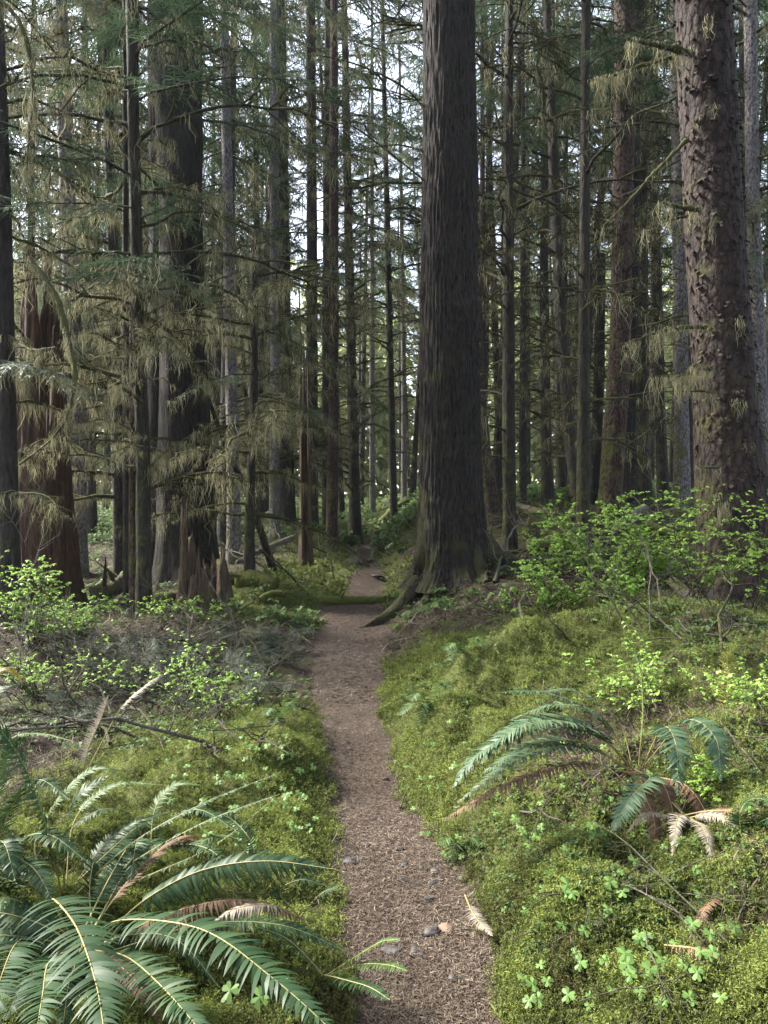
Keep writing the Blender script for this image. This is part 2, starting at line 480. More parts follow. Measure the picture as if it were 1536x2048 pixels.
def live_branch(L, droop, moss, lod=1.0, wn=.0062):
    mb = MB(); ms = MB()
    t = np.linspace(0, 1, 9)
    y = np.cumsum(rn(9) * .02 * L)
    P = np.stack([L * t, y - y[0], .10 * L * t - droop * L * t * t], -1)
    tubes(mb, P, .014 * (L / 2) * (1 - t) + .003, 4, 0)
    nl = int(L * 17 * lod)
    tl = np.sort(.10 + .88 * rnd(nl))
    side = np.where(np.arange(nl) % 2, 1, -1)
    ll = (L * .34 * (1 - tl) ** .75 + .07) * (.55 + .65 * rnd(nl))
    base = interp_poly(P, tl)
    ang = np.radians(52 + 14 * rn(nl)) * side
    D = np.stack([np.cos(ang), np.sin(ang), -.12 + .12 * rn(nl)], -1)
    kk = 5; u = np.linspace(0, 1, kk)
    LP = base[:, None] + D[:, None] * (ll[:, None, None] * u[None, :, None])
    LP[:, :, 2] -= .25 * ll[:, None] * u[None] ** 2
    LP[:, :, 0] += .12 * ll[:, None] * u[None] ** 2
    S = np.cross(nrm(D), [0, 0, 1])
    S = nrm(S + np.array([0, 0, 1.]) * rn(nl, 1) * .35)
    prof = np.array([.5, 1, 1, .8, .3])
    av = np.clip(.5 + .22 * rn(nl), 0, 1)
    ribbons(mb, LP, S[:, None] * (wn * prof)[None, :, None] * 1.2 / max(lod, .5), 1, av)
    # needled twigs
    bs, ds, ls, vs = [], [], [], []
    for i in range(nl):
        ns = max(2, int(ll[i] / .032 * lod))
        us = (np.arange(ns) + .5 + .3 * rn(ns)) / ns
        sd = np.where(np.arange(ns) % 2, 1, -1)
        b = interp_poly(LP[i], us)
        a2 = ang[i] + sd * np.radians(48 + 10 * rn(ns))
        ds.append(np.stack([np.cos(a2), np.sin(a2), -.22 + .2 * rn(ns)], -1)); bs.append(b)
        ls.append((.30 * ll[i] * (1 - us) + .035) * (.6 + .7 * rnd(ns))); vs.append(np.full(ns, av[i]) + .12 * rn(ns))
    b = np.concatenate(bs); d = nrm(np.concatenate(ds)); l = np.concatenate(ls); vv = np.concatenate(vs)
    n_ = len(b)
    TP = b[:, None] + d[:, None] * (l[:, None, None] * np.array([0, .55, 1.])[None, :, None])
    TP[:, 2, 2] -= .12 * l
    S = nrm(np.cross(d, [0, 0, 1]) + np.array([0, 0, 1.]) * rn(n_, 1) * .45)
    ribbons(mb, TP, S[:, None] * (wn / max(lod, .5) * np.array([.7, 1, .25]))[None, :, None], 1, np.clip(vv, 0, 1))
    if moss > 0:
        na = int(L * 17 * moss)
        pick = rng.integers(0, nl, na)
        anc = np.stack([interp_poly(LP[p], np.array([rnd()[()] * .8]))[0] for p in pick])
        anc2 = interp_poly(P, rnd(int(na * .8)))
        strand_clumps(ms, np.vstack([anc, anc2]), 7, .03, .42, .0036, 0, .035)
    return mb, ms

def dead_branch(L, up, moss, twigs=10, thick=1.0):
    mb = MB(); ms = MB()
    k = 10
    t = np.linspace(0, 1, k)
    y = np.cumsum(rn(k) * .035 * L); y -= y[0]
    z = up * L * t - .35 * L * t ** 2.2 + np.cumsum(rn(k) * .012 * L)
    z -= z[0]
    P = np.stack([L * t, y, z], -1)
    tubes(mb, P, thick * (.017 * (1 - t) ** .8 + .004) * (1 + .25 * rnd(k)), 5, 0)
    # moss sleeve, ragged
    ks = 26
    ts = np.linspace(.02, .97, ks)
    SP = interp_poly(P, ts) + np.array([0, 0, .004]) + rn(ks, 3) * .004
    rs = thick * (.014 * (1 - ts) ** .7 + .006) * (.55 + 1.15 * np.abs(vn(np.stack([ts * 9 + L * 31, ts * 0, ts * 0], -1), 3))) * (.6 + .7 * min(1, moss))
    tubes(mb, SP, rs, 5, 2, .45)
    if twigs:
        tt = .15 + .83 * rnd(twigs)
        b = interp_poly(P, tt)
        ang = np.where(rnd(twigs) < .5, 1, -1) * np.radians(35 + 40 * rnd(twigs))
        D = np.stack([np.cos(ang), np.sin(ang), .1 + .45 * rn(twigs)], -1)
        l = L * (.12 + .30 * rnd(twigs)) * (1.05 - tt * .6)
        u = np.linspace(0, 1, 5)
        TP = b[:, None] + nrm(D)[:, None] * (l[:, None, None] * u[None, :, None])
        TP[:, :, 2] -= (.25 * l[:, None]) * u[None] ** 2 * (rn(twigs, 1) * .6 + .8)
        TP += rn(twigs, 5, 3) * (.03 * l[:, None, None]) * (u > 0)[None, :, None]
        tubes(mb, TP, thick * (np.full((twigs, 1), .0065) * (1 - u * .75)[None]), 3, 0)
        tubes(mb, TP[:, :4] + np.array([0, 0, .002]), thick * np.full((twigs, 4), .009) * (.5 + rnd(twigs, 4)), 4, 2, .5)
        st = twigs * 4
        pi = rng.integers(0, twigs, st); uu = rnd(st)
        b2 = np.stack([interp_poly(TP[p], np.array([q]))[0] for p, q in zip(pi, uu)])
        a2 = ang[pi] + rn(st) * .9
        D2 = nrm(np.stack([np.cos(a2), np.sin(a2), -.1 + .5 * rn(st)], -1))
        l2 = l[pi] * (.2 + .4 * rnd(st))
        TP2 = b2[:, None] + D2[:, None] * (l2[:, None, None] * np.array([0, .5, 1])[None, :, None])
        TP2[:, 2, 2] -= .15 * l2
        tubes(mb, TP2, np.tile([.0036, .003, .0015], (st, 1)) * thick, 3, 0)
        anc = np.vstack([interp_poly(P, rnd(int(L * 9 * moss) + 1)), b2[rnd(st) < .20 * moss], TP[:, 2:4].reshape(-1, 3)[rnd(twigs * 2) < .35 * moss]])
    else:
        anc = interp_poly(P, rnd(int(L * 12 * moss) + 1))
    if moss > 0:
        strand_clumps(ms, anc, 7, .03, .42, .004, 0, .035)
    return mb, ms

def spray_far(L, droop):
    """coarser bough for trees far off"""
    mb = MB(); ms = MB()
    t = np.linspace(0, 1, 6)
    P = np.stack([L * t, np.cumsum(rn(6) * .03 * L), .05 * L * t - droop * L * t * t], -1); P[:, 1] -= P[0, 1]
    tubes(mb, P, .03 * (1 - t) + .008, 3, 0)
    n_ = int(26 * L)
    tt = .12 + .88 * rnd(n_) ; b = interp_poly(P, tt)
    sd = np.where(rnd(n_) < .5, 1, -1)
    a = sd * np.radians(25 + 55 * rnd(n_))
    l = (.38 * L * (1 - tt) + .16) * (.4 + .8 * rnd(n_))
    D = nrm(np.stack([np.cos(a), np.sin(a), -.30 + .3 * rn(n_)], -1))
    b = b + D * (rnd(n_, 1) * .5 * l[:, None])
    TP = b[:, None] + D[:, None] * ((l * .8)[:, None, None] * np.array([0, .5, 1.])[None, :, None])
    TP[:, 2, 2] -= .22 * l
    S = nrm(np.cross(D, [0, 0, 1]) + np.array([0, 0, 1.]) * rn(n_, 1) * .6)
    ribbons(mb, TP, S[:, None] * (.028 * np.array([.6, 1, .2]))[None, :, None] * (.6 + .8 * rnd(n_))[:, None, None], 1, np.clip(.5 + .25 * rn(n_), 0, 1))
    anc = interp_poly(P, rnd(int(6 * L)))
    strand_clumps(ms, anc, 3, .10, .5, .022)
    return mb, ms

def proto(pair):
    a, b = pair
    return a.arr(), (b.arr() if b.n else None)

LIVE = [proto(live_branch(1.7 + .25 * i, .20 + .08 * (i % 3), 1.0)) for i in range(6)]
LIVE_BARE = [proto(live_branch(1.8 + .3 * i, .2 + .07 * (i % 3), .25)) for i in range(4)]
MIDL = [proto(live_branch(1.9 + .3 * i, .24 + .08 * (i % 3), .9, .6, .009)) for i in range(5)]
DEAD = [proto(dead_branch(1.0 + .16 * i, .1 + .12 * (i % 4), .22, 9 + i, .8)) for i in range(7)]
DEADM = [proto(dead_branch(1.1 + .16 * i, .1 + .1 * (i % 4), 1.9, 11 + i)) for i in range(7)]
CLAW = [proto(dead_branch(.65 + .09 * i, .3 + .12 * (i % 3), .55, 4, 1.15)) for i in range(6)]
FARL = [proto(spray_far(2.0 + .35 * i, .25 + .1 * (i % 3))) for i in range(5)]

def place(mbC, mbM, pr, loc, az, tanp, s, dv=0):
    (V, Q, m, a), ml = pr
    ca, sa = math.cos(az), math.sin(az)
    def tr(V):
        x, y, z = V[:, 0] * s, V[:, 1] * s, V[:, 2] * s
        z = z + np.hypot(x, y) * tanp
        return np.stack([loc[0] + ca * x - sa * y, loc[1] + sa * x + ca * y, loc[2] + z], -1)
    mbC.add(tr(V), Q, m, np.clip(a + dv, 0, 1))
    if ml is not None and mbM is not None:
        V2, Q2, m2, a2 = ml
        mbM.add(tr(V2), Q2, 0, np.clip(a2 + dv, 0, 1))

# ------------------------------------------------------------------ trunks
def trunk_mesh(path, rad, nseg, nrow, seed, ridge=.02, lump=.04, flare=0, nl=5, ridge_f=(9, .9), caps=False, zflare=.5, stubs=0, rmax=None):
    """path (k,3) base->top; rad(k)"""
    path = np.asarray(path, float)
    tt = np.linspace(0, 1, nrow) ** 1.35
    C = np.stack([np.interp(tt, np.linspace(0, 1, len(path)), path[:, i]) for i in range(3)], -1)
    R = np.interp(tt, np.linspace(0, 1, len(path)), rad)
    th = np.arange(nseg) * 2 * math.pi / nseg
    hgt = C[:, 2] - path[0, 2]
    cth, sth = np.cos(th), np.sin(th)
    rr = R[:, None] * np.ones(nseg)[None]
    pts = np.stack([cth[None] * rr * ridge_f[0], sth[None] * rr * ridge_f[0], hgt[:, None] * ridge_f[1] + 0 * rr], -1)
    rg = 1 - np.abs(vn(pts * 1.0, seed)) * 2
    rg2 = 1 - np.abs(vn(pts * 2.1 + 7, seed + 3)) * 2
    rr = rr + ridge * (.65 * rg + .35 * rg2)
    rr = rr * (1 + lump * fbm(np.stack([cth[None] * 1.2 + 0 * rr, sth[None] * 1.2 + 0 * rr, hgt[:, None] * .7 + 0 * rr], -1), 2, seed + 9))
    if flare:
        ph = np.sort(rng.random(nl)) * .6 * 2 * math.pi / nl + np.arange(nl) * 2 * math.pi / nl
        lob = np.zeros(nseg)
        for p in ph:
            dd = (th - p + math.pi) % (2 * math.pi) - math.pi
            lob = np.maximum(lob, np.exp(-(dd / .38) ** 2) * (.6 + .6 * rng.random()))
        e = np.exp(-np.clip(hgt, 0, 99) / zflare)[:, None]
        rr = rr * (1 + flare * e * (.35 + .9 * lob[None]) * (e * .6 + .4))
    V = np.stack([C[:, 0:1] + cth[None] * rr, C[:, 1:2] + sth[None] * rr, C[:, 2:3] + 0 * rr], -1)
    idx = np.arange(nrow * nseg).reshape(nrow, nseg)
    j2 = np.roll(idx, -1, 1)
    Q = np.stack([idx[:-1], j2[:-1], j2[1:], idx[1:]], -1)
    mb = MB(); mb.add(V, Q)
    return mb, C, R

def pix_path(pts, Y, ztop, zextra_base=-.15):
    """pts: (px,py,widthpx) from top to bottom -> world path base->top and radii"""
    pts = sorted(pts, key=lambda p: -p[1])
    Yv = np.full(len(pts), Y, float)
    W3 = np.array([at(p[0], p[1], y) for p, y in zip(pts, Yv)])
    R = np.array([p[2] / 1536 * Y / 2 for p in pts])
    zb = float(H(W3[0, 0], Y)) + zextra_base
    # base
    if len(W3) > 1:
        sl = (W3[1] - W3[0]) / max(1e-3, W3[1, 2] - W3[0, 2])
    else:
        sl = np.array([0, 0, 1.])
    b = W3[0] + sl * (zb - W3[0, 2])
    if abs(b[2] - W3[0, 2]) > .05:
        if b[2] < W3[0, 2]:
            W3 = np.vstack([b, W3]); R = np.concatenate([[R[0] * 1.05], R])
        else:
            W3[0] = b
    else:
        W3[0] = b
    top = W3[-1]
    if ztop > top[2] + .2:
        sl = (W3[-1] - W3[-2]) / max(1e-3, W3[-1, 2] - W3[-2, 2])
        e = top + sl * (ztop - top[2])
        W3 = np.vstack([W3, e]); R = np.concatenate([R, [max(.02, R[-1] * max(.15, 1 - (ztop - top[2]) / 26))]])
    # resample by height
    zz = np.linspace(W3[0, 2], W3[-1, 2], 40)
    P = np.stack([np.interp(zz, W3[:, 2], W3[:, i]) for i in range(3)], -1)
    return P, np.interp(zz, W3[:, 2], R)

CROWN_M = None
def make_tree(name, label, Y, pts, mat, crown=None, ztop=None, flare=.35, nl=5, ridge=None, lump=.05, group=None, cat='tree', zflare=.4, seg=None, roots=(), limbs=(), tufts=0, rf=None):
    ztop = ztop or (CAMH + .70 * Y + 3.5)
    P, R = pix_path(pts, Y, ztop)
    rmean = R[len(R) // 3]
    seg = seg or int(np.clip(rmean * 2 * math.pi / (.008 * Y ** .5), 20, 220))
    rows = int(np.clip((ztop) / (.02 * Y ** .5), 60, 420))
    if ridge is None: ridge = min(.016, rmean * .10)
    base = P[0].copy(); base[2] = float(H(base[0], base[1]))
    o = root(name, base, label, cat, group)
    mb, C, RR = trunk_mesh(P, R, seg, rows, int(rng.integers(1, 999)), ridge, lump, flare, nl, zflare=zflare, ridge_f=rf or (min(40, 5.5 / max(rmean, .05) ** .5 * 2.0), 1.1))
    for rt in roots:
        pass
    t = obj('trunk', mb, M[mat], o, origin=base)
    if crown:
        mbC, mbM = MB(), MB()
        for (kind, z0, z1, n_, smin, smax, pitch) in crown:
            pool = {'live': LIVE, 'bare': LIVE_BARE, 'mid': MIDL, 'dead': DEAD, 'deadm': DEADM, 'claw': CLAW, 'far': FARL}[kind]
            z1 = min(z1, ztop - .3)
            if Y >= 17: n_ = int(n_ * {'deadm': .6, 'mid': .85, 'live': .85}.get(kind, 1))
            elif kind == 'live': n_ = int(n_ * .75)
            for i in range(n_):
                z = z0 + (z1 - z0) * (i + rng.random()) / n_
                z = max(z, base[2] + .3)
                c = np.array([np.interp(z, P[:, 2], P[:, 0]), np.interp(z, P[:, 2], P[:, 1]), z])
                r = np.interp(z, P[:, 2], R)
                az = rng.random() * 2 * math.pi
                c = c + np.array([math.cos(az), math.sin(az), 0]) * r * .8
                place(mbC, mbM, pool[rng.integers(len(pool))], c, az, pitch + rng.normal() * .16, smin + (smax - smin) * rng.random(), rng.normal() * .08)
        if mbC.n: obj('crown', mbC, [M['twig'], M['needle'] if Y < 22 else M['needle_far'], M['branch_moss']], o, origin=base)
        if mbM.n: obj('hanging_moss', mbM, [M['lichen']], o, origin=base)['kind'] = 'stuff'
    for lp in limbs:  # (points, r0, moss, twigs)
        pp = bez([at(*q) for q in lp[0]], 14)
        mbL, mbT = MB(), MB()
        tt = np.linspace(0, 1, 14)
        tubes(mbL, pp, lp[1] * (1 - .75 * tt), 6, 0)
        dens = bez([at(*q) for q in lp[0]], 50)
        td = np.linspace(0, 1, 50)
        tubes(mbL, dens + np.array([0, 0, lp[1] * .25]) + rn(50, 3) * lp[1] * .15, lp[1] * (1.05 - .7 * td) * (.75 + .8 * np.abs(vn(np.stack([td * 13 + lp[1] * 99, td * 0, td * 0], -1), 2))), 6, 1, .4 + .2 * rnd()[()])
        ntw = lp[3]
        if ntw:
            q = .2 + .8 * rnd(ntw)
            b = interp_poly(pp, q); D = nrm(rn(ntw, 3) * np.array([1, .8, .6]) + nrm(pp[-1] - pp[0]) * .8)
            l = .12 + .35 * rnd(ntw)
            u = np.linspace(0, 1, 5)
            TP = b[:, None] + D[:, None] * (l[:, None, None] * u[None, :, None]) + rn(ntw, 5, 3) * .02 * (u > 0)[None, :, None]
            TP[:, :, 2] -= .2 * l[:, None] * u[None] ** 2
            tubes(mbL, TP, np.tile(.006 * (1 - .7 * u), (ntw, 1)), 3, 0)
        lo = obj('branch', mbL, [M['twig'], M['branch_moss']], o, origin=base)
        if lp[2]:
            strand_clumps(mbT, interp_poly(pp, rnd(lp[2])), 15, .02, .34, .0032, 0, .03)
            tm = obj('hanging_moss', mbT, [M['lichen']], lo, origin=base); tm['kind'] = 'stuff'
    return o, P, R, base

TREES = []
def T(*a, **k):
    r = make_tree(*a, **k); TREES.append((r[3][0], r[3][1])); return r

def dense(Y, lo=1.0, up=1.0, z0=1.2):
    zt = CAMH + .68 * Y + 2.2
    return [('deadm', z0, 4.6, int(20 * lo), .5, 1.15, -.05), ('deadm', 4.2, zt, int(24 * lo), .8, 1.35, -.08), ('live', 4.4, zt, int(17 * up), .6, 1.15, -.12)]

# ---- left side
T('conifer_tree', 'dark mossy trunk at the left edge in front of the broken red snag', 9, [(-8, 0, 24), (4, 400, 32), (12, 800, 36), (18, 1150, 42)], 'hem_dark',
  [('deadm', 1.5, 8, 16, .5, .9, -.05), ('live', 3.2, 9, 13, .6, 1.1, -.15)],
  limbs=[([(-30, -20, 8.2), (40, 45, 8.0), (66, 170, 7.9), (60, 250, 7.9), (52, 350, 7.9)], .022, 60, 12),
         ([(60, 520, 8.5), (110, 590, 8.3), (140, 690, 8.2), (150, 770, 8.2), (120, 860, 8.3), (40, 930, 8.6)], .03, 70, 16),
         ([(16, 670, 9), (60, 700, 8.6), (110, 695, 8.3)], .02, 20, 6)])
T('conifer_tree', 'slender mossy trunk, front one of the tight group of three', 10, [(262, 0, 20), (268, 300, 22), (276, 640, 24), (286, 900, 27), (288, 1240, 30)], 'hem_moss',
  [('deadm', 1.7, 5, 16, .6, 1.2, -.02), ('dead', 3.4, 9.5, 16, .8, 1.6, -.02), ('bare', 4.2, 9.5, 14, .7, 1.3, -.1)],
  limbs=[([(282, 870, 10), (215, 840, 9.6), (150, 850, 9.4)], .012, 30, 8), ([(285, 950, 10), (330, 905, 9.9), (400, 860, 9.7)], .012, 30, 8),
         ([(272, 600, 10), (360, 540, 9.9), (468, 468, 9.8)], .014, 14, 7), ([(270, 640, 10), (330, 610, 9.9), (420, 560, 9.8)], .012, 20, 6)])
T('conifer_tree', 'thin reddish trunk, middle one of the tight group of three', 10.3, [(272, 0, 10), (268, 600, 16), (268, 900, 19), (269, 1225, 21)], 'red', [('deadm', 2, 9, 12, .5, 1.0, 0)], ztop=9.5, flare=.2)
T('conifer_tree', 'thin dark trunk at the left of the tight group of three', 10.6, [(250, 100, 8), (252, 700, 13), (254, 1225, 15)], 'hem_dark', [('deadm', 2, 8, 12, .5, 1.0, 0)], ztop=8.8, flare=.2)
T('conifer_tree', 'thin dark upright trunk behind the tight group of three', 14, [(212, 0, 18), (220, 350, 20), (234, 700, 24), (240, 1100, 26)], 'hem_dark', dense(14, .8, 1.3))
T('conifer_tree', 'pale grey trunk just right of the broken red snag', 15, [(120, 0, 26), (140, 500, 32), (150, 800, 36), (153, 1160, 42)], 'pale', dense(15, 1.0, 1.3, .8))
T('conifer_tree', 'massive dark trunk standing behind the torn stump', 13, [(352, 0, 100), (362, 400, 84), (366, 700, 90), (370, 900, 104), (374, 1180, 120)], 'hem_shade_dark',
  [('deadm', 4.2, 11.5, 10, .7, 1.2, -.08), ('live', 5.2, 11.5, 16, .7, 1.1, -.12), ('deadm', 2.8, 4.5, 3, .5, .8, -.05)], flare=.5, nl=7, zflare=.55)
T('conifer_tree', 'dark red trunk joined to the left of the massive trunk', 13.4, [(322, 0, 50), (325, 500, 50), (322, 900, 58), (318, 1180, 66)], 'hem_shade_dark', [('deadm', 4.0, 11.5, 6, .7, 1.2, -.08)], flare=.4)
T('conifer_tree', 'pale lilac trunk between the massive trunk and the thin mossy one', 17, [(452, 200, 18), (460, 600, 22), (466, 900, 25), (468, 1120, 28)], 'pale', dense(17, .9, 1.2, 1.5))
T('conifer_tree', 'thin mossy trunk with a snapped top beside the leaning pole', 12, [(508, 480, 10), (508, 800, 15), (500, 1000, 18), (498, 1180, 22)], 'hem_moss',
  [('deadm', 1.3, 5.6, 26, .5, 1.1, 0), ('live', 2.6, 5.2, 7, .6, 1.1, -.1)], ztop=5.8)
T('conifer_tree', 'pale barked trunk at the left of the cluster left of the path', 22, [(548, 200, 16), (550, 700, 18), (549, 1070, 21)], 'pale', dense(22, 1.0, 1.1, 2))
T('conifer_tree', 'grey trunk with flared roots in the cluster left of the path', 24, [(560, 100, 24), (566, 500, 28), (568, 850, 32), (572, 1062, 40)], 'hem_dark', dense(24, 1.1, 1.2, 3), flare=.6, nl=6)
T('conifer_tree', 'straight dark trunk in the cluster just behind the peeling snag', 24, [(622, 100, 18), (624, 500, 21), (624, 800, 23), (623, 1075, 26)], 'hem_dark', dense(24, 1.1, 1.1, 3))
T('conifer_tree', 'dark red trunk growing beside the path, nearest its left edge', 22, [(668, 200, 16), (668, 600, 18), (667, 850, 20), (663, 1085, 24)], 'red', [('claw', 1.5, 8, 30, .6, 1.2, .1), ('deadm', 6, 17, 26, .8, 1.3, -.05), ('mid', 7.5, 17, 20, .8, 1.3, -.1)])
T('conifer_tree', 'slim brown trunk half hidden behind the dark red path side trunk', 25, [(655, 100, 12), (652, 600, 15), (653, 1060, 18)], 'hem_dark', dense(25, .9, 1.0, 3))
T('conifer_tree', 'bristly dark trunk with many upturned mossy stubs left of the path', 27, [(694, 300, 15), (700, 600, 17), (706, 850, 20), (710, 1050, 24)], 'hem_dark', [('claw', 2, 13, 60, .9, 1.8, .12), ('deadm', 8, 20, 24, .9, 1.4, 0), ('mid', 9, 20, 16, .9, 1.3, -.1)])
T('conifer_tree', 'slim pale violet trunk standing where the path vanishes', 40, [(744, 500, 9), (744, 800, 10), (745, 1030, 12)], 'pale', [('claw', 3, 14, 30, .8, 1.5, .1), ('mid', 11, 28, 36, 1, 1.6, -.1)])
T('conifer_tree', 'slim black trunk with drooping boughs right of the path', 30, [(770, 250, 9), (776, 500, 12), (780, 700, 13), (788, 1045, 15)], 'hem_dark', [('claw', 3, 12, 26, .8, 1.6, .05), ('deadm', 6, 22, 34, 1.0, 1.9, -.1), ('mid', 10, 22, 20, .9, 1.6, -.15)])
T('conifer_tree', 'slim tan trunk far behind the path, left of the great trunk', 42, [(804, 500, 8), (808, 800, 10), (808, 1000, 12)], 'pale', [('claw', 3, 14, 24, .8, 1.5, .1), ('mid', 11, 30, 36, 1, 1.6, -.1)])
T('conifer_tree', 'far brown trunk leaning right against the great trunk edge', 42, [(838, 760, 10), (830, 900, 11), (825, 995, 13)], 'hem_dark', [('claw', 3, 12, 20, .8, 1.4, .1), ('mid', 11, 28, 30, 1, 1.6, -.1)])

# ---- the great trunk
o_main, Pm, Rm, base_m = T('conifer_tree', 'great dark furrowed trunk with spreading mossy roots beside the path', 10.5,
  [(898, 0, 98), (899, 300, 104), (899, 600, 110), (900, 850, 117), (902, 1000, 124), (906, 1120, 134), (908, 1215, 146)], 'hem_main',
  [('bare', 9.6, 14, 12, .6, 1.0, -.1)], ztop=15, flare=.55, nl=8, ridge=.026, lump=.025, zflare=.42, seg=460, rf=(24, 3.0),
  limbs=[([(862, 372, 10.5), (800, 322, 10.2), (720, 262, 10.0), (640, 212, 9.8)], .013, 5, 7), ([(858, 305, 10.5), (790, 290, 10.3), (700, 305, 10.1), (600, 340, 10)], .012, 8, 7),
         ([(858, 225, 10.5), (800, 170, 10.3), (700, 125, 10.1), (600, 105, 10)], .013, 8, 8), ([(858, 500, 10.6), (800, 470, 10.4), (740, 455, 10.2)], .010, 6, 5), ([(858, 610, 10.6), (815, 575, 10.4), (780, 560, 10.3)], .009, 8, 4)])
def main_root(pts, r0, r1):
    pp = bez([at(*q) for q in pts], 26)
    for i in range(4, 26):
        pp[i, 2] = max(min(pp[i, 2], float(H(pp[i, 0], pp[i, 1])) + r0 * 1.6), float(H(pp[i, 0], pp[i, 1])) - r0 * .1)
    t = np.linspace(0, 1, 26)
    mb, C, R = trunk_mesh(pp, (r0 * (1 - t) ** .8 + r1), 8, 8, 3, .0, .0)
    mb = MB()
    n_ = 22
    rr = (r0 * (1 - t) ** .9 + r1)
    T_ = nrm(np.gradient(pp, axis=0)); U = nrm(np.cross(T_, [0, 0, 1.])); W_ = np.cross(U, T_)
    ang = np.arange(n_) * 2 * math.pi / n_
    wob = 1 + .18 * vn(np.stack([np.cos(ang)[None] * 2 + 0 * t[:, None], np.sin(ang)[None] * 2 + 0 * t[:, None], t[:, None] * 7 + 0 * ang[None]], -1), int(r0 * 999))
    V = pp[:, None] + (rr[:, None] * wob)[..., None] * (np.cos(ang)[None, :, None] * U[:, None] + 1.15 * np.sin(ang)[None, :, None] * W_[:, None])
    idx = np.arange(26 * n_).reshape(26, n_); j2 = np.roll(idx, -1, 1)
    mb.add(V, np.stack([idx[:-1], j2[:-1], j2[1:], idx[1:]], -1))
    obj('root', mb, M['hem_root'], o_main, origin=base_m)
M['hem_root'] = bark('bark_root', (.006, .005, .004), (.055, .045, .036), (.038, .032, .026), 'furrow', .30, (.05, .05, .016), 1.5)
main_root([(862, 1060, 10.4), (836, 1165, 10.2), (800, 1215, 10.1), (755, 1243, 10.0), (718, 1262, 9.9)], .125, .02)
main_root([(890, 1100, 10.2), (868, 1190, 10.0), (842, 1232, 9.7), (800, 1262, 9.3), (780, 1290, 9.1)], .085, .018)
main_root([(938, 1080, 10.3), (962, 1160, 10.0), (972, 1215, 9.8), (975, 1250, 9.7)], .095, .04)
main_root([(958, 1090, 10.5), (1000, 1145, 10.3), (1045, 1180, 10.2), (1085, 1200, 10.1)], .16, .05)
main_root([(912, 1120, 10.1), (915, 1200, 9.9), (905, 1240, 9.7)], .06, .025)

# ---- right side
T('conifer_tree', 'reddish trunk curving out from behind the great dark trunk', 15, [(950, 500, 22), (956, 760, 24), (968, 900, 28), (980, 1000, 34), (992, 1080, 46)], 'red', None, flare=.8, nl=6, ztop=12)
T('conifer_tree', 'slim brown trunk with drooping mossy twigs right of the great trunk', 13, [(1019, 0, 15), (1016, 300, 18), (1017, 600, 22), (1018, 900, 25), (1020, 1135, 28)], 'hem_moss',
  [('dead', 2.2, 6, 14, .5, 1.2, .02), ('dead', 5.0, 11.5, 28, 1.0, 1.7, .12), ('bare', 8.5, 12.5, 10, .7, 1.2, -.1)],
  limbs=[([(1012, 560, 13), (965, 470, 12.8), (948, 380, 12.7), (935, 300, 12.6)], .014, 6, 6), ([(1012, 310, 13), (985, 200, 12.8), (950, 60, 12.6)], .016, 10, 8), ([(1012, 550, 13), (962, 480, 12.6), (948, 420, 12.4)], .012, 4, 4)])
T('conifer_tree', 'thin dark trunk with bare twigs leaning left as it rises', 16, [(1095, 50, 15), (1108, 350, 19), (1122, 650, 22), (1138, 850, 24), (1158, 1000, 27)], 'hem_dark',
  [('dead', 2.5, 13, 44, .9, 1.7, .1), ('bare', 9.5, 15, 10, .8, 1.2, -.1)])
T('conifer_tree', 'slim mossy green trunk rising from behind the leafy bush', 12, [(1172, 0, 16), (1170, 300, 19), (1168, 700, 21), (1166, 1000, 25), (1166, 1120, 28)], 'hem_moss',
  [('dead', 2.5, 10.5, 36, .8, 1.5, .08), ('bare', 8, 11.5, 8, .7, 1.1, -.1)])
T('conifer_tree', 'stout reddish brown trunk leaning right behind the leafy bush', 14, [(1250, 0, 40), (1250, 200, 38), (1245, 450, 38), (1240, 700, 40), (1228, 880, 42), (1218, 1045, 46)], 'red',
  [('dead', 3.2, 11.5, 30, .7, 1.5, .05), ('bare', 8.5, 12.5, 8, .7, 1.2, -.1)], flare=.12)
T('conifer_tree', 'dark brown trunk just right of the stout reddish brown one', 18, [(1266, 0, 30), (1262, 500, 30), (1258, 800, 32), (1254, 1010, 40)], 'hem_shade_dark', [('dead', 4, 14, 26, .8, 1.4, .05), ('mid', 10, 15.5, 12, .8, 1.2, -.1)], flare=.3)
T('conifer_tree', 'dark mossy trunk with a small stub and bluish boughs at its foot', 19, [(1280, 100, 26), (1280, 500, 27), (1278, 800, 29), (1286, 992, 36)], 'hem_moss', [('dead', 4, 15, 24, .8, 1.4, .05), ('mid', 10, 16, 12, .8, 1.2, -.1)])
T('conifer_tree', 'narrow dark trunk standing left of the grey spotted trunk', 24, [(1306, 200, 17), (1314, 600, 19), (1321, 850, 20), (1326, 990, 24)], 'hem_dark', [('deadm', 4, 18, 34, .8, 1.4, .05), ('mid', 11, 20, 22, .9, 1.3, -.1)])
T('conifer_tree', 'grey spotted trunk left of the big scaly spruce', 18, [(1352, 0, 27), (1358, 400, 26), (1362, 800, 27), (1364, 1005, 32)], 'pale', [('dead', 4, 14, 20, .6, 1.2, .05), ('mid', 9.5, 15.5, 12, .8, 1.2, -.1)])
T('conifer_tree', 'narrow brown trunk wedged between grey trunk and scaly spruce', 22, [(1372, 200, 13), (1376, 700, 14), (1380, 990, 16)], 'hem_dark', [('dead', 4, 17, 18, .8, 1.3, .05), ('mid', 11, 18, 12, .9, 1.3, -.1)])
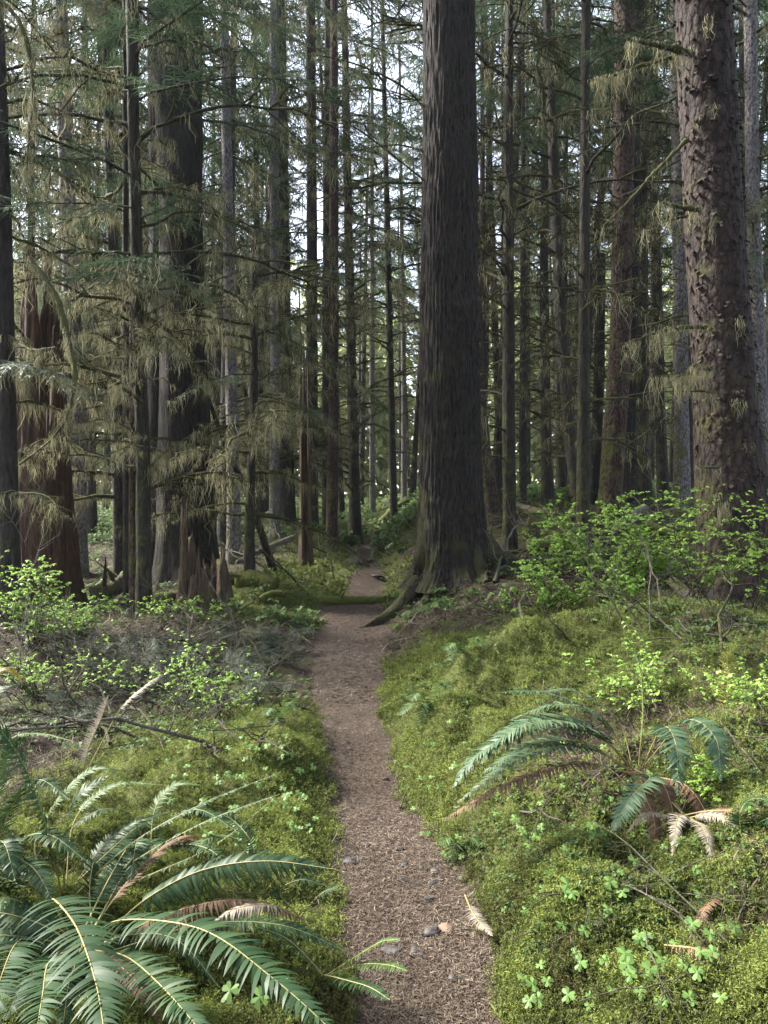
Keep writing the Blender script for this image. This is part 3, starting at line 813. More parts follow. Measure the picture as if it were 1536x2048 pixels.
T('conifer_tree', 'dark trunk in the gap between slim brown and leaning thin trunks', 22, [(1090, 300, 14), (1088, 600, 17), (1092, 850, 20), (1096, 1000, 25)], 'hem_dark', [('claw', 3, 9, 26, .9, 1.6, .1), ('deadm', 6, 17, 26, .9, 1.4, .05), ('mid', 10, 18, 20, .9, 1.3, -.1)])
T('dead_tree', 'black charred trunk base beside the stout reddish brown trunk', 20, [(1200, 560, 20), (1198, 760, 20), (1192, 900, 22), (1188, 1005, 26)], 'char', [('claw', 3, 7, 8, .6, 1.0, .1)], ztop=8.2, flare=.3, cat='dead tree')
T('conifer_tree', 'lean brown trunk behind the leaning thin trunk', 27, [(1110, 300, 12), (1118, 700, 14), (1124, 980, 17)], 'hem_dark', [('claw', 3, 10, 20, .9, 1.5, .1), ('mid', 10, 21, 24, .9, 1.4, -.1)])
T('conifer_tree', 'slim dark trunk seen through the gap right of the great trunk', 26, [(982, 400, 12), (990, 650, 14), (998, 850, 15), (1006, 1010, 17)], 'hem_dark', [('claw', 3, 10, 24, .9, 1.5, .1), ('deadm', 6, 20, 22, .9, 1.4, .05), ('mid', 11, 20, 16, .9, 1.4, -.1)])
T('conifer_tree', 'mottled trunk running up the right edge behind the scaly spruce', 15, [(1500, 0, 24), (1506, 400, 25), (1518, 750, 27), (1528, 1040, 32)], 'pale', [('deadm', 5, 12.5, 22, .7, 1.4, .05), ('bare', 6, 12.5, 10, .8, 1.3, -.1)])
T('conifer_tree', 'dim trunk at the right edge left of the mottled one', 19, [(1486, 0, 17), (1494, 500, 18), (1508, 1010, 20)], 'hem_dark', [('deadm', 5, 15, 22, .8, 1.4, .05), ('mid', 8, 15.5, 14, .9, 1.3, -.1)])
# ---- big scaly spruce
o_sp, Ps, Rs, base_s = T('spruce_tree', 'big scaly purple brown spruce with mossy branch stubs', 8,
  [(1405, 0, 104), (1418, 250, 106), (1430, 500, 110), (1448, 750, 118), (1462, 950, 132), (1472, 1120, 148), (1478, 1220, 165)], 'spruce', [('bare', 7.6, 10, 10, .6, 1.0, -.1)], ztop=11, flare=.35, nl=7, ridge=.004, lump=.05, seg=200,
  limbs=[([(1385, 108, 7.8), (1320, 92, 7.5), (1252, 78, 7.3)], .034, 26, 2), ([(1352, 112, 7.8), (1290, 130, 7.6), (1230, 150, 7.5), (1180, 162, 7.4)], .018, 36, 2),
         ([(1375, 280, 7.8), (1310, 345, 7.5), (1260, 400, 7.3), (1205, 455, 7.2)], .018, 6, 4), ([(1402, 420, 7.7), (1360, 415, 7.5), (1322, 405, 7.4)], .024, 10, 0),
         ([(1378, 432, 7.8), (1340, 440, 7.6), (1290, 460, 7.5)], .013, 6, 2), ([(1412, 655, 7.6), (1370, 655, 7.5), (1320, 664, 7.4), (1232, 695, 7.2)], .021, 30, 3),
         ([(1420, 738, 7.7), (1390, 735, 7.5), (1395, 728, 7.5)], .022, 20, 0), ([(1430, 785, 7.65), (1395, 782, 7.5), (1380, 783, 7.5)], .014, 4, 0), ([(1435, 935, 7.6), (1408, 936, 7.5), (1398, 934, 7.5)], .014, 6, 0),
         ([(1395, 750, 7.8), (1350, 752, 7.6), (1300, 755, 7.4)], .012, 26, 0)])
mbT = MB()
for (px, py, n_, L) in [(1478, 640, 16, .35), (1470, 790, 16, .32), (1425, 210, 10, .3), (1420, 40, 10, .3), (1436, 820, 18, .3), (1448, 1010, 26, .45), (1418, 470, 8, .3), (1385, 120, 14, .3), (1500, 900, 10, .3), (1470, 1080, 20, .4), (1400, 240, 10, .35)]:
    p = at(px, py, 8 - .36)
    strand_clumps(mbT, p[None] + rn(4, 3) * np.array([.03, .01, .05]), n_, L * .1, L * .75, .0032, 0, .03)
obj('hanging_moss', mbT, [M['lichen']], o_sp, origin=base_s)['kind'] = 'stuff'
mbF = MB()   # loose bark plates and old twig stubs standing off the trunk
n_ = 1000
zz = rng.uniform(base_s[2] + .4, 8.5, n_); az = rng.uniform(math.pi * .9, math.pi * 2.1, n_)
cx = np.interp(zz, Ps[:, 2], Ps[:, 0]); cy = np.interp(zz, Ps[:, 2], Ps[:, 1]); rr = np.interp(zz, Ps[:, 2], Rs)
od = np.stack([np.cos(az), np.sin(az), 0 * az], -1); td = np.stack([-np.sin(az), np.cos(az), 0 * az], -1)
b = np.stack([cx, cy, zz], -1) + od * (rr * 1.0)[:, None]
L = .016 + .032 * rnd(n_)
P3 = np.stack([b - od * .01, b + od * (.012 + .018 * rnd(n_, 1)) - np.array([0, 0, .5]) * L[:, None], b + od * (.018 + .03 * rnd(n_, 1)) - np.array([0, 0, 1.]) * L[:, None]], 1)
S3 = td[:, None] * (L * .55)[:, None, None] * np.array([.7, 1, .5])[None, :, None]
ribbons(mbF, P3, S3, 0)
obj('bark_plates', mbF, [M['spruce']], o_sp, origin=base_s)['kind'] = 'stuff'

# ------------------------------------------------------------------ snags, stumps, logs
def jagged(mb, seed, amp, frac=.75):
    """tear the top of a trunk mesh (rows x segs known by z) into spires"""
    V = mb.v[0]
    return V

def broken_trunk(name, label, pts, Y, mat, cat, spires, flare=.4, seg=140, rows=150, hollow=None, nl=5):
    P, R = pix_path(pts, Y, 0)
    base = P[0].copy(); base[2] = float(H(base[0], base[1]))
    o = root(name, base, label, cat)
    mb, C, RR = trunk_mesh(P, R, seg, rows, int(rng.integers(1, 999)), min(.03, R[0] * .12), .10, flare, nl, ridge_f=(20, .6), zflare=.3)
    V = mb.v[0].reshape(rows, seg, 3)
    th = np.arange(seg) * 2 * math.pi / seg
    top = np.zeros(seg)
    for (a, wd, h) in spires:   # angle (deg, -90 = towards the viewer), width, height fraction
        dd = (th - math.radians(a) + math.pi) % (2 * math.pi) - math.pi
        top = np.maximum(top, h * np.exp(-(np.abs(dd) / wd) ** 3))
    jag = vn(np.stack([np.cos(th) * 6, np.sin(th) * 6, th * 0], -1), 4) * .10 + vn(np.stack([np.cos(th) * 15, np.sin(th) * 15, th * 0], -1), 5) * .10
    top = np.clip(top + jag, .06, 1)
    zb, zt = V[0, :, 2].min(), V[-1, :, 2].max()
    f = (V[:, :, 2] - zb) / (zt - zb)
    g = f * top[None]      # squash each column to its torn height
    for j in range(seg):
        for c in (0, 1):
            V[:, j, c] = np.interp(g[:, j], f[:, j], V[:, j, c])
        V[:, j, 2] = zb + g[:, j] * (zt - zb)
    # inner wall so that it has thickness
    Cc = np.stack([np.interp(V[:, :, 2], P[:, 2], P[:, i]) for i in (0, 1)], -1)
    inn = V.copy(); inn[:, :, :2] = Cc + (V[:, :, :2] - Cc) * .72
    ring = np.concatenate([V, inn[::-1]], 0)
    nr = 2 * rows
    idx = np.arange(nr * seg).reshape(nr, seg); j2 = np.roll(idx, -1, 1)
    m2 = MB(); m2.add(ring, np.stack([idx[:-1], j2[:-1], j2[1:], idx[1:]], -1))
    ns = int(seg * .3)
    js = rng.integers(0, seg, ns)
    tp = V[-1, js] * .92 + np.stack([np.interp(V[-1, js, 2], P[:, 2], P[:, 0]), np.interp(V[-1, js, 2], P[:, 2], P[:, 1]), V[-1, js, 2]], -1) * .08
    hs = R[0] * (.15 + .75 * rnd(ns) ** 2)
    SP = tp[:, None] + np.array([0, 0, 1.])[None, None] * (hs[:, None, None] * np.array([-.8, -.1, .5, 1.])[None, :, None]) + rn(ns, 4, 3) * (R[0] * .03)
    tubes(m2, SP, R[0] * np.tile([.10, .085, .05, .008], (ns, 1)) * (.5 + .7 * rnd(ns, 1)), 5, 0)
    obj('trunk', m2, M[mat], o, origin=base)
    return o

broken_trunk('snag', 'broad broken red snag with peeling bare wood at the left', [(86, 520, 70), (84, 740, 86), (86, 950, 102), (92, 1100, 118), (96, 1215, 130)], 11, 'snag', 'dead tree', [(-120, 1.2, 1.0), (-20, .7, .8), (90, .9, .9)], flare=.2)
broken_trunk('stump', 'torn orange brown stump with one tall jagged spire', [(402, 1000, 72), (406, 1100, 88), (410, 1180, 96), (410, 1228, 102)], 10.5, 'stump', 'stump', [(-168, .24, 1.0), (-140, .28, .80), (-85, .5, .46), (-20, .5, .56), (60, .9, .42), (140, .5, .6)], flare=.35, nl=6)
broken_trunk('snag', 'thin peeling snag of bare reddish wood among the dark trunks', [(604, 560, 12), (608, 700, 16), (610, 950, 20), (612, 1120, 26)], 17, 'stump', 'dead tree', [(-150, .5, 1.0), (0, .9, .8), (100, .9, .7)], seg=40, rows=120)
broken_trunk('stump', 'small mossy stump at the left edge of the path', [(634, 1242, 24), (634, 1268, 30)], 9.7, 'mosslog', 'stump', [(-90, 2, .8), (90, 2, .9)], seg=60, rows=40)
#broken_trunk('stump', 'low hollow mossy stump on the right bank above the fern', [(930, 1345, 80), (930, 1425, 96)], 5.0, 'mosslog', 'stump', [(-150, 1.0, 1.0), (0, 1.2, .9), (90, 1.5, .9)], seg=90, rows=50)
broken_trunk('stump', 'upturned root stump with brown torn wood near slim brown trunk', [(995, 1065, 40), (992, 1110, 62)], 14.6, 'brownlog', 'stump', [(-150, .8, 1.0), (20, .8, .8), (120, .9, .9)], seg=60, rows=50)

def log(name, label, pts, r0, r1, mat, cat='log', group=None, stubs=3, lift=0, tw=0):
    pp = bez(np.array(pts), 30)
    t = np.linspace(0, 1, 30)
    base = pp[0]
    o = root(name, base, label, cat, group)
    n_ = 16
    rr = r0 + (r1 - r0) * t
    rr = rr * (1 + .12 * vn(np.stack([t * 9, t * 0, t * 0 + r0 * 77], -1), 6))
    rr = np.concatenate([[.001], rr, [.001]])
    q = np.vstack([pp[0] - nrm(pp[1] - pp[0]) * .002, pp, pp[-1] + nrm(pp[-1] - pp[-2]) * .002])
    T_ = nrm(np.gradient(q, axis=0)); U = nrm(np.cross(T_, [0, 0.01, 1.])); W_ = np.cross(U, T_)
    ang = np.arange(n_) * 2 * math.pi / n_
    wob = 1 + .12 * vn(np.stack([np.cos(ang)[None] * 3 + 0 * rr[:, None], np.sin(ang)[None] * 3 + 0 * rr[:, None], np.arange(32)[:, None] * .5 + 0 * ang[None]], -1), int(r0 * 3333))
    V = q[:, None] + (rr[:, None] * wob)[..., None] * (np.cos(ang)[None, :, None] * U[:, None] + np.sin(ang)[None, :, None] * W_[:, None])
    idx = np.arange(32 * n_).reshape(32, n_); j2 = np.roll(idx, -1, 1)
    mb = MB(); mb.add(V, np.stack([idx[:-1], j2[:-1], j2[1:], idx[1:]], -1))
    if stubs:
        tt = .1 + .8 * rnd(stubs); b = interp_poly(pp, tt); D = nrm(rn(stubs, 3) + np.array([0, 0, .6])); l = r0 * (2 + 3 * rnd(stubs))
        TP = b[:, None] + D[:, None] * (l[:, None, None] * np.array([0, .5, 1])[None, :, None])
        tubes(mb, TP, r0 * np.tile([.28, .22, .05], (stubs, 1)), 5, 0)
    obj('bole', mb, M[mat], o, origin=base)
    return o

def gp(px, py, dz=0):
    p = ground_hit(px, py); return p + np.array([0, 0, dz])
def gy(px, Y, dz=0):
    return G(px, Y) + np.array([0, 0, dz])

log('fallen_log', 'dark mossy log lying as a step across the path', [gy(640, 12.4, .03), gy(690, 12.5, .05), gy(745, 12.7, .05), gy(800, 12.9, .0)], .085, .07, 'mosslog')
log('fallen_log', 'short thick mossy log on the moss left of the path', [gy(478, 12, .08), gy(510, 11.9, .14), gy(550, 11.8, .1)], .15, .13, 'mosslog')
log('fallen_log', 'thin mossy pole poking out below the short thick mossy log', [gy(520, 11.2, .06), gy(545, 11.3, .14), gy(570, 11.4, .22)], .05, .045, 'mosslog', stubs=0)
log('fallen_log', 'pale bare pole slanting down behind the slim brown trunk', [gy(1030, 17.5, .25), gy(1095, 15.6, .12), gy(1160, 14, .1)], .07, .06, 'deadwood')
log('fallen_log', 'pale log end propped up at the foot of the stout trunk', [gy(1228, 13.2, .12), gy(1255, 13.4, .3), gy(1290, 13.6, .5)], .06, .065, 'deadwood')
log('fallen_log', 'mossy bent pole lying level left of the scaly spruce', [gy(1290, 12.4, .42), gy(1340, 12.2, .36), gy(1390, 12, .32), gy(1440, 11.8, .38)], .07, .05, 'mosslog')
log('fallen_log', 'short pale log lying in the bush stems', [gy(1186, 9.6, .28), gy(1225, 9.3, .12), gy(1250, 9.1, .05)], .055, .05, 'deadwood')
log('fallen_log', 'grey bare log at the foot of the scaly spruce', [gy(1345, 7.6, .15), gy(1385, 7.3, .08), gy(1420, 7.1, .05)], .05, .06, 'deadwood')
log('fallen_log', 'dark brown log among debris right of the great trunk', [gy(1010, 10.8, .12), gy(1060, 11.2, .1), gy(1130, 11.6, .15)], .07, .06, 'brownlog')
log('fallen_log', 'black rotten log lying level behind the leafy bush', [gy(1060, 12.4, .1), gy(1150, 12.6, .12), gy(1230, 12.8, .1)], .13, .11, 'brownlog')
log('fallen_log', 'wide rotten brown log left of the three slim trunks', [gy(186, 11, .08), gy(230, 11.2, .18), gy(275, 11.6, .35)], .13, .11, 'brownlog')
log('fallen_log', 'rotten brown log between three slim trunks and torn stump', [gy(285, 10.1, .05), gy(325, 10.5, .12), gy(375, 10.9, .18)], .09, .08, 'brownlog')
log('fallen_log', 'grey log lying in the brush under the yellow green shrub', [gy(55, 7.9, .06), gy(130, 8.2, .08), gy(190, 8.3, .12)], .055, .05, 'deadwood')
log('leaning_pole', 'thin dark dead pole leaning steeply behind the torn stump', [at(412, 785, 13), at(455, 900, 13.6), at(500, 1000, 14.3), gy(548, 15, 0)], .035, .075, 'hem_dark', 'dead tree', stubs=8)
log('fallen_log', 'grey crooked log bridging the debris left of the path', [gy(475, 14.5, .3), gy(530, 15, .5), gy(590, 15.6, .75)], .045, .05, 'deadwood')
log('fallen_log', 'far mossy log lying beside the path where it vanishes', [gy(760, 33, .25), gy(790, 34, .3), gy(815, 35, .3)], .16, .14, 'mosslog')
log('fallen_log', 'far dark log beside the path under the slim black trunk', [gy(752, 29, .2), gy(775, 29.5, .25)], .09, .08, 'brownlog')

def rock(name, label, p, r, group=None, cat='rock', flat=.6):
    u = np.linspace(0, math.pi, 15); v = np.arange(22) * 2 * math.pi / 22
    Ug, Vg = np.meshgrid(u, v, indexing='ij')
    D = np.stack([np.sin(Ug) * np.cos(Vg), np.sin(Ug) * np.sin(Vg), np.cos(Ug)], -1)
    s = int(rng.integers(1, 9999))
    rr = 1 + .28 * fbm(D * 1.4 + s, 3, s)
    for k in range(5):      # chipped faces
        d = nrm(rn(3)); c = .62 + .2 * rng.random()
        dd = D @ d
        rr = np.where(dd * rr > c, c / np.maximum(dd, .1), rr)
    V = D * rr[..., None] * r * np.array([1.1, .9, flat])
    idx = np.arange(15 * 22).reshape(15, 22); j2 = np.roll(idx, -1, 1)
    mb = MB(); mb.add(V, np.stack([idx[:-1], idx[1:], j2[1:], j2[:-1]], -1))
    o = obj(name, mb, M['stone'], None, origin=None)
    o.location = p + np.array([0, 0, r * flat * .35]); o.rotation_euler[2] = rng.random() * 6.28
    return tag(o, label, cat, group)
rock('stone', 'dark rounded stone half buried on the path beside the tan one', gp(862, 1868), .031)
o = rock('stone', 'tan rounded stone beside the dark one on the path', gp(893, 1862), .027)
tm = leaf('tan_stone', [(.08, .052, .036), (.12, .08, .055), (.17, .12, .085)], .7, 0, .3, 30); o.data.materials.clear(); o.data.materials.append(tm)
rock('stone', 'flat grey blue stone on the path beside the small bright fern', gp(785, 1903), .034, flat=.35)
rock('stone', 'dark flat stone at the left path edge under the drooping frond', gp(700, 1728), .03, flat=.4)
for (px, py) in [(815, 1757), (838, 1770), (865, 1772), (880, 1762), (842, 1738), (810, 1735), (905, 1730), (830, 1905), (800, 1760), (870, 1745), (760, 1640), (800, 1700), (735, 1690), (858, 1800), (925, 1760), (690, 1640), (770, 1560), (700, 1500), (905, 1960), (760, 1985)]:
    rock('stone', 'small flat dark stone set in the needles of the path', gp(px, py), .010 + .012 * rng.random(), 'small stones on the path', flat=.45)
rock('boulder', 'dark flat rock stepping up the path beyond the log', gp(712, 1128), .28, flat=.4)
rock('boulder', 'second dark rock right of the flat rock on the path', gp(738, 1124), .2, flat=.4)
rock('boulder', 'small rock on the path where it bends right', gp(752, 1155), .14, flat=.35)

# ------------------------------------------------------------------ sticks and brush
def stick(name, label, p0, p1, r, mat, group=None, bend=.08, twigs=5, cat='branch', needles=0, tl=.3):
    k = 9
    t = np.linspace(0, 1, k)[:, None]
    L = np.linalg.norm(p1 - p0)
    pp = p0 * (1 - t) + p1 * t + np.cumsum(rn(k, 3) * bend * L / k ** .5 * .6, 0) * np.sin(t * math.pi) 
    pp[:, 2] += .04 * L * np.sin(t[:, 0] * math.pi)
    mb = MB()
    tubes(mb, pp, r * (1 - .7 * t[:, 0]), 6, 0)
    if twigs:
        q = .15 + .8 * rnd(twigs); b = interp_poly(pp, q)
        D = nrm(nrm(p1 - p0) + rn(twigs, 3) * np.array([.8, .8, .5]) + np.array([0, 0, .2]))
        l = L * tl * (.3 + .8 * rnd(twigs)); u = np.linspace(0, 1, 5)
        TP = b[:, None] + D[:, None] * (l[:, None, None] * u[None, :, None]) + rn(twigs, 5, 3) * (.04 * l[:, None, None]) * (u > 0)[None, :, None]
        tubes(mb, TP, r * .45 * np.tile(1 - .75 * u, (twigs, 1)), 4, 0)
        s2 = twigs * 3; pi = rng.integers(0, twigs, s2)
        b2 = np.stack([interp_poly(TP[p], np.array([rng.random()]))[0] for p in pi])
        D2 = nrm(D[pi] + rn(s2, 3) * .7); l2 = l[pi] * (.2 + .4 * rnd(s2))
        TP2 = b2[:, None] + D2[:, None] * (l2[:, None, None] * np.array([0, .5, 1.])[None, :, None])
        tubes(mb, TP2, r * np.tile([.22, .18, .08], (s2, 1)), 3, 0)
    o = obj(name, mb, [M[mat]], None, origin=None)
    return tag(o, label, cat, group)

def scatter_sticks(n, pxr, pyr, lab, group, L=(.3, 1.2), r=(.004, .012), mats=('twig_grey', 'twig'), rise=.12, name='fallen_branch', twigs=5):
    for i in range(n):
        p = gp(rng.uniform(*pxr), rng.uniform(*pyr))
        l = rng.uniform(*L); a = rng.uniform(0, 2 * math.pi)
        q = p + np.array([math.cos(a) * l, math.sin(a) * l, 0])
        q[2] = float(H(q[0], q[1])) + rng.uniform(0, rise) * l * 2
        dd = abs(q[0] - path_x(q[1])) - path_w(q[1])
        tq = np.linspace(.2, 1, 5)[:, None]; mm = p[None] * (1 - tq) + q[None] * tq
        if dd < 0 or (np.abs(mm[:, 0] - path_x(mm[:, 1])) < path_w(mm[:, 1])).any(): q = p + (q - p) * .25
        stick(name, lab, p + np.array([0, 0, .015]), q, rng.uniform(*r), mats[rng.integers(len(mats))], group, twigs=twigs)
scatter_sticks(90, (0, 560), (1265, 1500), 'bare grey dead branch tangled in the brush left of the path', 'dead branches in the brush left of the path', (.3, 1.3), (.003, .013), rise=.25, twigs=8)
scatter_sticks(34, (480, 700), (1085, 1180), 'bare grey dead branch in the debris left of the far path', 'dead branches beside the far path', (.6, 2.2), (.010, .025), rise=.3)
scatter_sticks(44, (985, 1330), (1010, 1180), 'bare dead branch strewn between the trunks on the right slope', 'dead branches on the right slope', (.6, 2.2), (.010, .026), rise=.25)
scatter_sticks(30, (1050, 1500), (1180, 1300), 'bare twiggy dead stick among the bush stems on the right', 'dead sticks under the leafy bush', (.3, .9), (.003, .008), rise=.6)
scatter_sticks(46, (1000, 1530), (1420, 2000), 'thin dry twig lying on the moss of the right bank', 'dry twigs on the right bank', (.15, .7), (.0015, .004), ('twig_grey', 'twig_grey', 'twig'), rise=.12, name='dry_twig', twigs=5)
scatter_sticks(22, (180, 480), (1170, 1290), 'brown dead stick on the ground around the slim trunks and stump', 'dead sticks around the torn stump', (.4, 1.4), (.006, .016), rise=.1)
scatter_sticks(14, (640, 960), (1500, 2040), 'thin dead twig lying on the needle covered path', 'twigs on the path', (.05, .16), (.001, .0022), ('twig_grey',), rise=.02, name='dry_twig', twigs=1)
scatter_sticks(44, (20, 540), (1290, 1440), 'grey dead branch sticking up out of the brush left of the path', 'dead branches sticking up out of the left brush', (.4, 1.0), (.003, .010), ('twig_grey', 'twig_grey', 'twig'), rise=.75, twigs=9)
# single sticks the photo shows clearly
def st(lab, a, b, r, mat='twig_grey', tw=4, **k):
    stick('fallen_branch', lab, a, b, r, mat, None, twigs=tw, cat='branch', **k)
st('long thin pale stick slanting up from the brush to the right', gp(150, 1475, .02), at(248, 1375, 5.6), .006, tw=0)
st('dark thin stick slanting down to the mossy bank on the left', at(262, 1415, 5.0), gp(330, 1515, .02), .011, 'twig', 3)
st('curved dark branch standing up right of the great trunk', gp(1050, 1255), at(1062, 1120, 8.6), .014, 'twig', 5)
st('brown barked stick standing beside the path root on the left edge', gp(1000, 2030, .01), at(1015, 1965, 2.4), .012, 'brownlog', 0)
st('long arching bare branch in front of the scaly spruce', gp(1440, 1330), at(1438, 1130, 6.3), .012, 'twig', 5)
st('reddish leaning stick in front of the mossy crest', gp(1390, 1320), at(1340, 1400, 4.9), .006, 'brownlog', 2)
st('curled pale dead stem lying at the right path edge', gp(800, 1620, .01), gp(822, 1580, .05), .006, 'twig_grey', 0)
st('bare pale branch beside the path log, lying flat', gp(1040, 1640, .02), gp(1180, 1720, .05), .005, 'twig_grey', 3)

# fallen hemlock boughs, grey green
def bough(label, p, az, s, tp):
    o = root('fallen_bough', p, label, 'branch', 'fallen needle boughs left of the path')
    mb = MB()
    for k in range(4):
        (V, Q, m, a), _ = LIVE_BARE[rng.integers(len(LIVE_BARE))]
        mb2 = MB()
        place(mb2, None, ((V, Q, m, a), None), p + rn(3) * np.array([.12, .12, .03]), az + rn()[()] * .6 if False else az + rng.normal() * .6, tp + rng.normal() * .12, s * (.7 + .5 * rng.random()))
        V2, Q2, m2, a2 = mb2.arr()
        g = H(V2[:, 0], V2[:, 1])
        V2[:, 2] = g + .05 + np.abs(V2[:, 2] - p[2]) * .8 + .10 * s * rng.random()
        keep = ~((m2 == 0) & (rng.random(len(m2)) < .0))
        mb.add(V2, Q2[keep], np.minimum(m2[keep], 1), a2)
    obj('twigs', mb, [M['twig_grey'], M['greyneedle']], o, origin=p)
for (px, py, az, s) in [(300, 1300, .2, .36), (380, 1330, 2.4, .38), (450, 1350, .4, .36), (520, 1360, 2.0, .32), (420, 1290, 1.2, .38), (340, 1390, 2.9, .34), (240, 1400, .5, .3), (540, 1400, 2.6, .28), (330, 1310, 2.2, .34), (430, 1325, 5.4, .32), (500, 1300, 1.0, .3), (150, 1330, 1.5, .34), (60, 1420, .3, .3), (480, 1330, 4.2, .34), (250, 1330, 5.0, .34), (560, 1330, 3.0, .3), (200, 1460, 2.0, .28)]:
    bough('heap of grey green fallen needle boughs in the brush left of the path', gp(px, py), az, s, .12)
bx = at(1310, 985, 13.2)
# bluish hanging bough by the mossy trunk foot
bough('bluish green bough slumped at the foot of the dark mossy trunk', gy(1300, 13.4, 0), 1.2, .55, .5)

# ------------------------------------------------------------------ ferns
def frond(parent, pts, pw, mat='fern', npair=None, roll=0.0, droop=.25, stalk=.16, width=.17, sparse=1.0, fold=.15, rr=.0032, lift=0):
    P0 = np.array([at(*q) for q in pts])
    pp = bez(P0, 60)
    L = np.linalg.norm(np.diff(pp, axis=0), axis=1).sum()
    npair = npair or int(np.clip(L * (1 - stalk) / (pw * .155 * sparse), 16, 70))
    mb = MB()
    t = np.linspace(0, 1, 60)
    tubes(mb, pp, rr * (1 - .8 * t), 5, 1, .5)
    u = np.linspace(stalk, .995, npair)
    b = interp_poly(pp, u)
    T_ = nrm(np.stack([np.interp(u, t, np.gradient(pp, axis=0)[:, i]) for i in range(3)], -1))
    up = np.array([0, 0, 1.])
    side = np.cross(T_, up); bad = np.linalg.norm(side, axis=1) < .25
    side = nrm(side + np.array([1e-4, 0, 0]))
    # keep the side direction steady where the rachis runs steeply
    ref = nrm(np.cross(pp[-1] - pp[0], up) + np.array([1e-5, 0, 0]))
    side = nrm(np.where((side @ ref)[:, None] < 0, -side, side) * .5 + ref * .5)
    nor = nrm(np.cross(side, T_))
    cr, sr = math.cos(roll), math.sin(roll)
    side, nor = side * cr + nor * sr, nor * cr - side * sr
    prof = np.interp(u, [0, stalk, stalk + .10, .40, .7, .88, 1], [.55, .62, .85, 1, .78, .42, .06])
    av0 = rng.random() * .3 + .35
    for sg in (1, -1):
        l = pw * prof * (1 + .09 * rn(npair)) * np.where(rnd(npair) < .035, .25, 1.)
        l = np.maximum(l, pw * .03)
        ang = np.radians(np.interp(u, [stalk, .6, 1], [82, 68, 40])) + rn(npair) * .10 + .12 * np.sin(u * 23 + sg + av0 * 40)
        D = nrm(side * sg * np.sin(ang)[:, None] + T_ * np.cos(ang)[:, None] + nor * (fold + .07 * rn(npair))[:, None])
        k = 6; s = np.linspace(0, 1, k)
        PP = b[:, None] + D[:, None] * (l[:, None, None] * s[None, :, None])
        PP += (-nor[:, None] * (droop * (.6 + .8 * rnd(npair, 1, 1))) + T_[:, None] * .10) * (l[:, None, None] * (s ** 2)[None, :, None])
        S = nrm(np.cross(nor, D))
        tw = rn(npair, 1) * .22 + .12
        S = nrm(S + nor * tw)
        wp = np.array([.8, 1.0, .9, .66, .36, .03])
        hw = np.minimum(pw * width * .5 * (prof * .5 + .5), np.full(npair, L * (1 - stalk) / npair * .47))
        ribbons(mb, PP, S[:, None] * hw[:, None, None] * wp[None, :, None], 0, np.clip(av0 + .13 * rn(npair) + (.0), 0, 1))
    base = parent.location
    return obj('frond', mb, [M[mat], M['rachis']], parent, origin=np.array(base))

def fern(label, crown_pos, fronds, cat='fern', group=None):
    o = root('sword_fern' if True else '', crown_pos, label, cat, group)
    for f in fronds:
        frond(o, *f[:2], **(f[2] if len(f) > 2 else {}))
    return o

def arc_fronds(px, py, Y, n, az, Lr, pw, mats):
    c = at(px, py, Y); out = []
    for i in range(n):
        a = rng.uniform(*az); L = rng.uniform(*Lr)
        d = np.array([math.cos(a), math.sin(a), 0.])
        e = rng.uniform(.12, .42)
        q = [c + rn(3) * .02, c + d * L * .35 + np.array([0, 0, L * e * .62]), c + d * L * .7 + np.array([0, 0, L * e * .8]), c + d * L + np.array([0, 0, L * (e - .25) * .9])]
        pts = [(768 + p[0] / p[1] * 1536, 1024 - (p[2] - CAMH) / p[1] * 1536, p[1]) for p in q]
        out.append((pts, pw * rng.uniform(.7, 1.1), dict(mat=mats[rng.integers(len(mats))], stalk=.2, roll=rng.normal() * .3, droop=.35)))
    return out
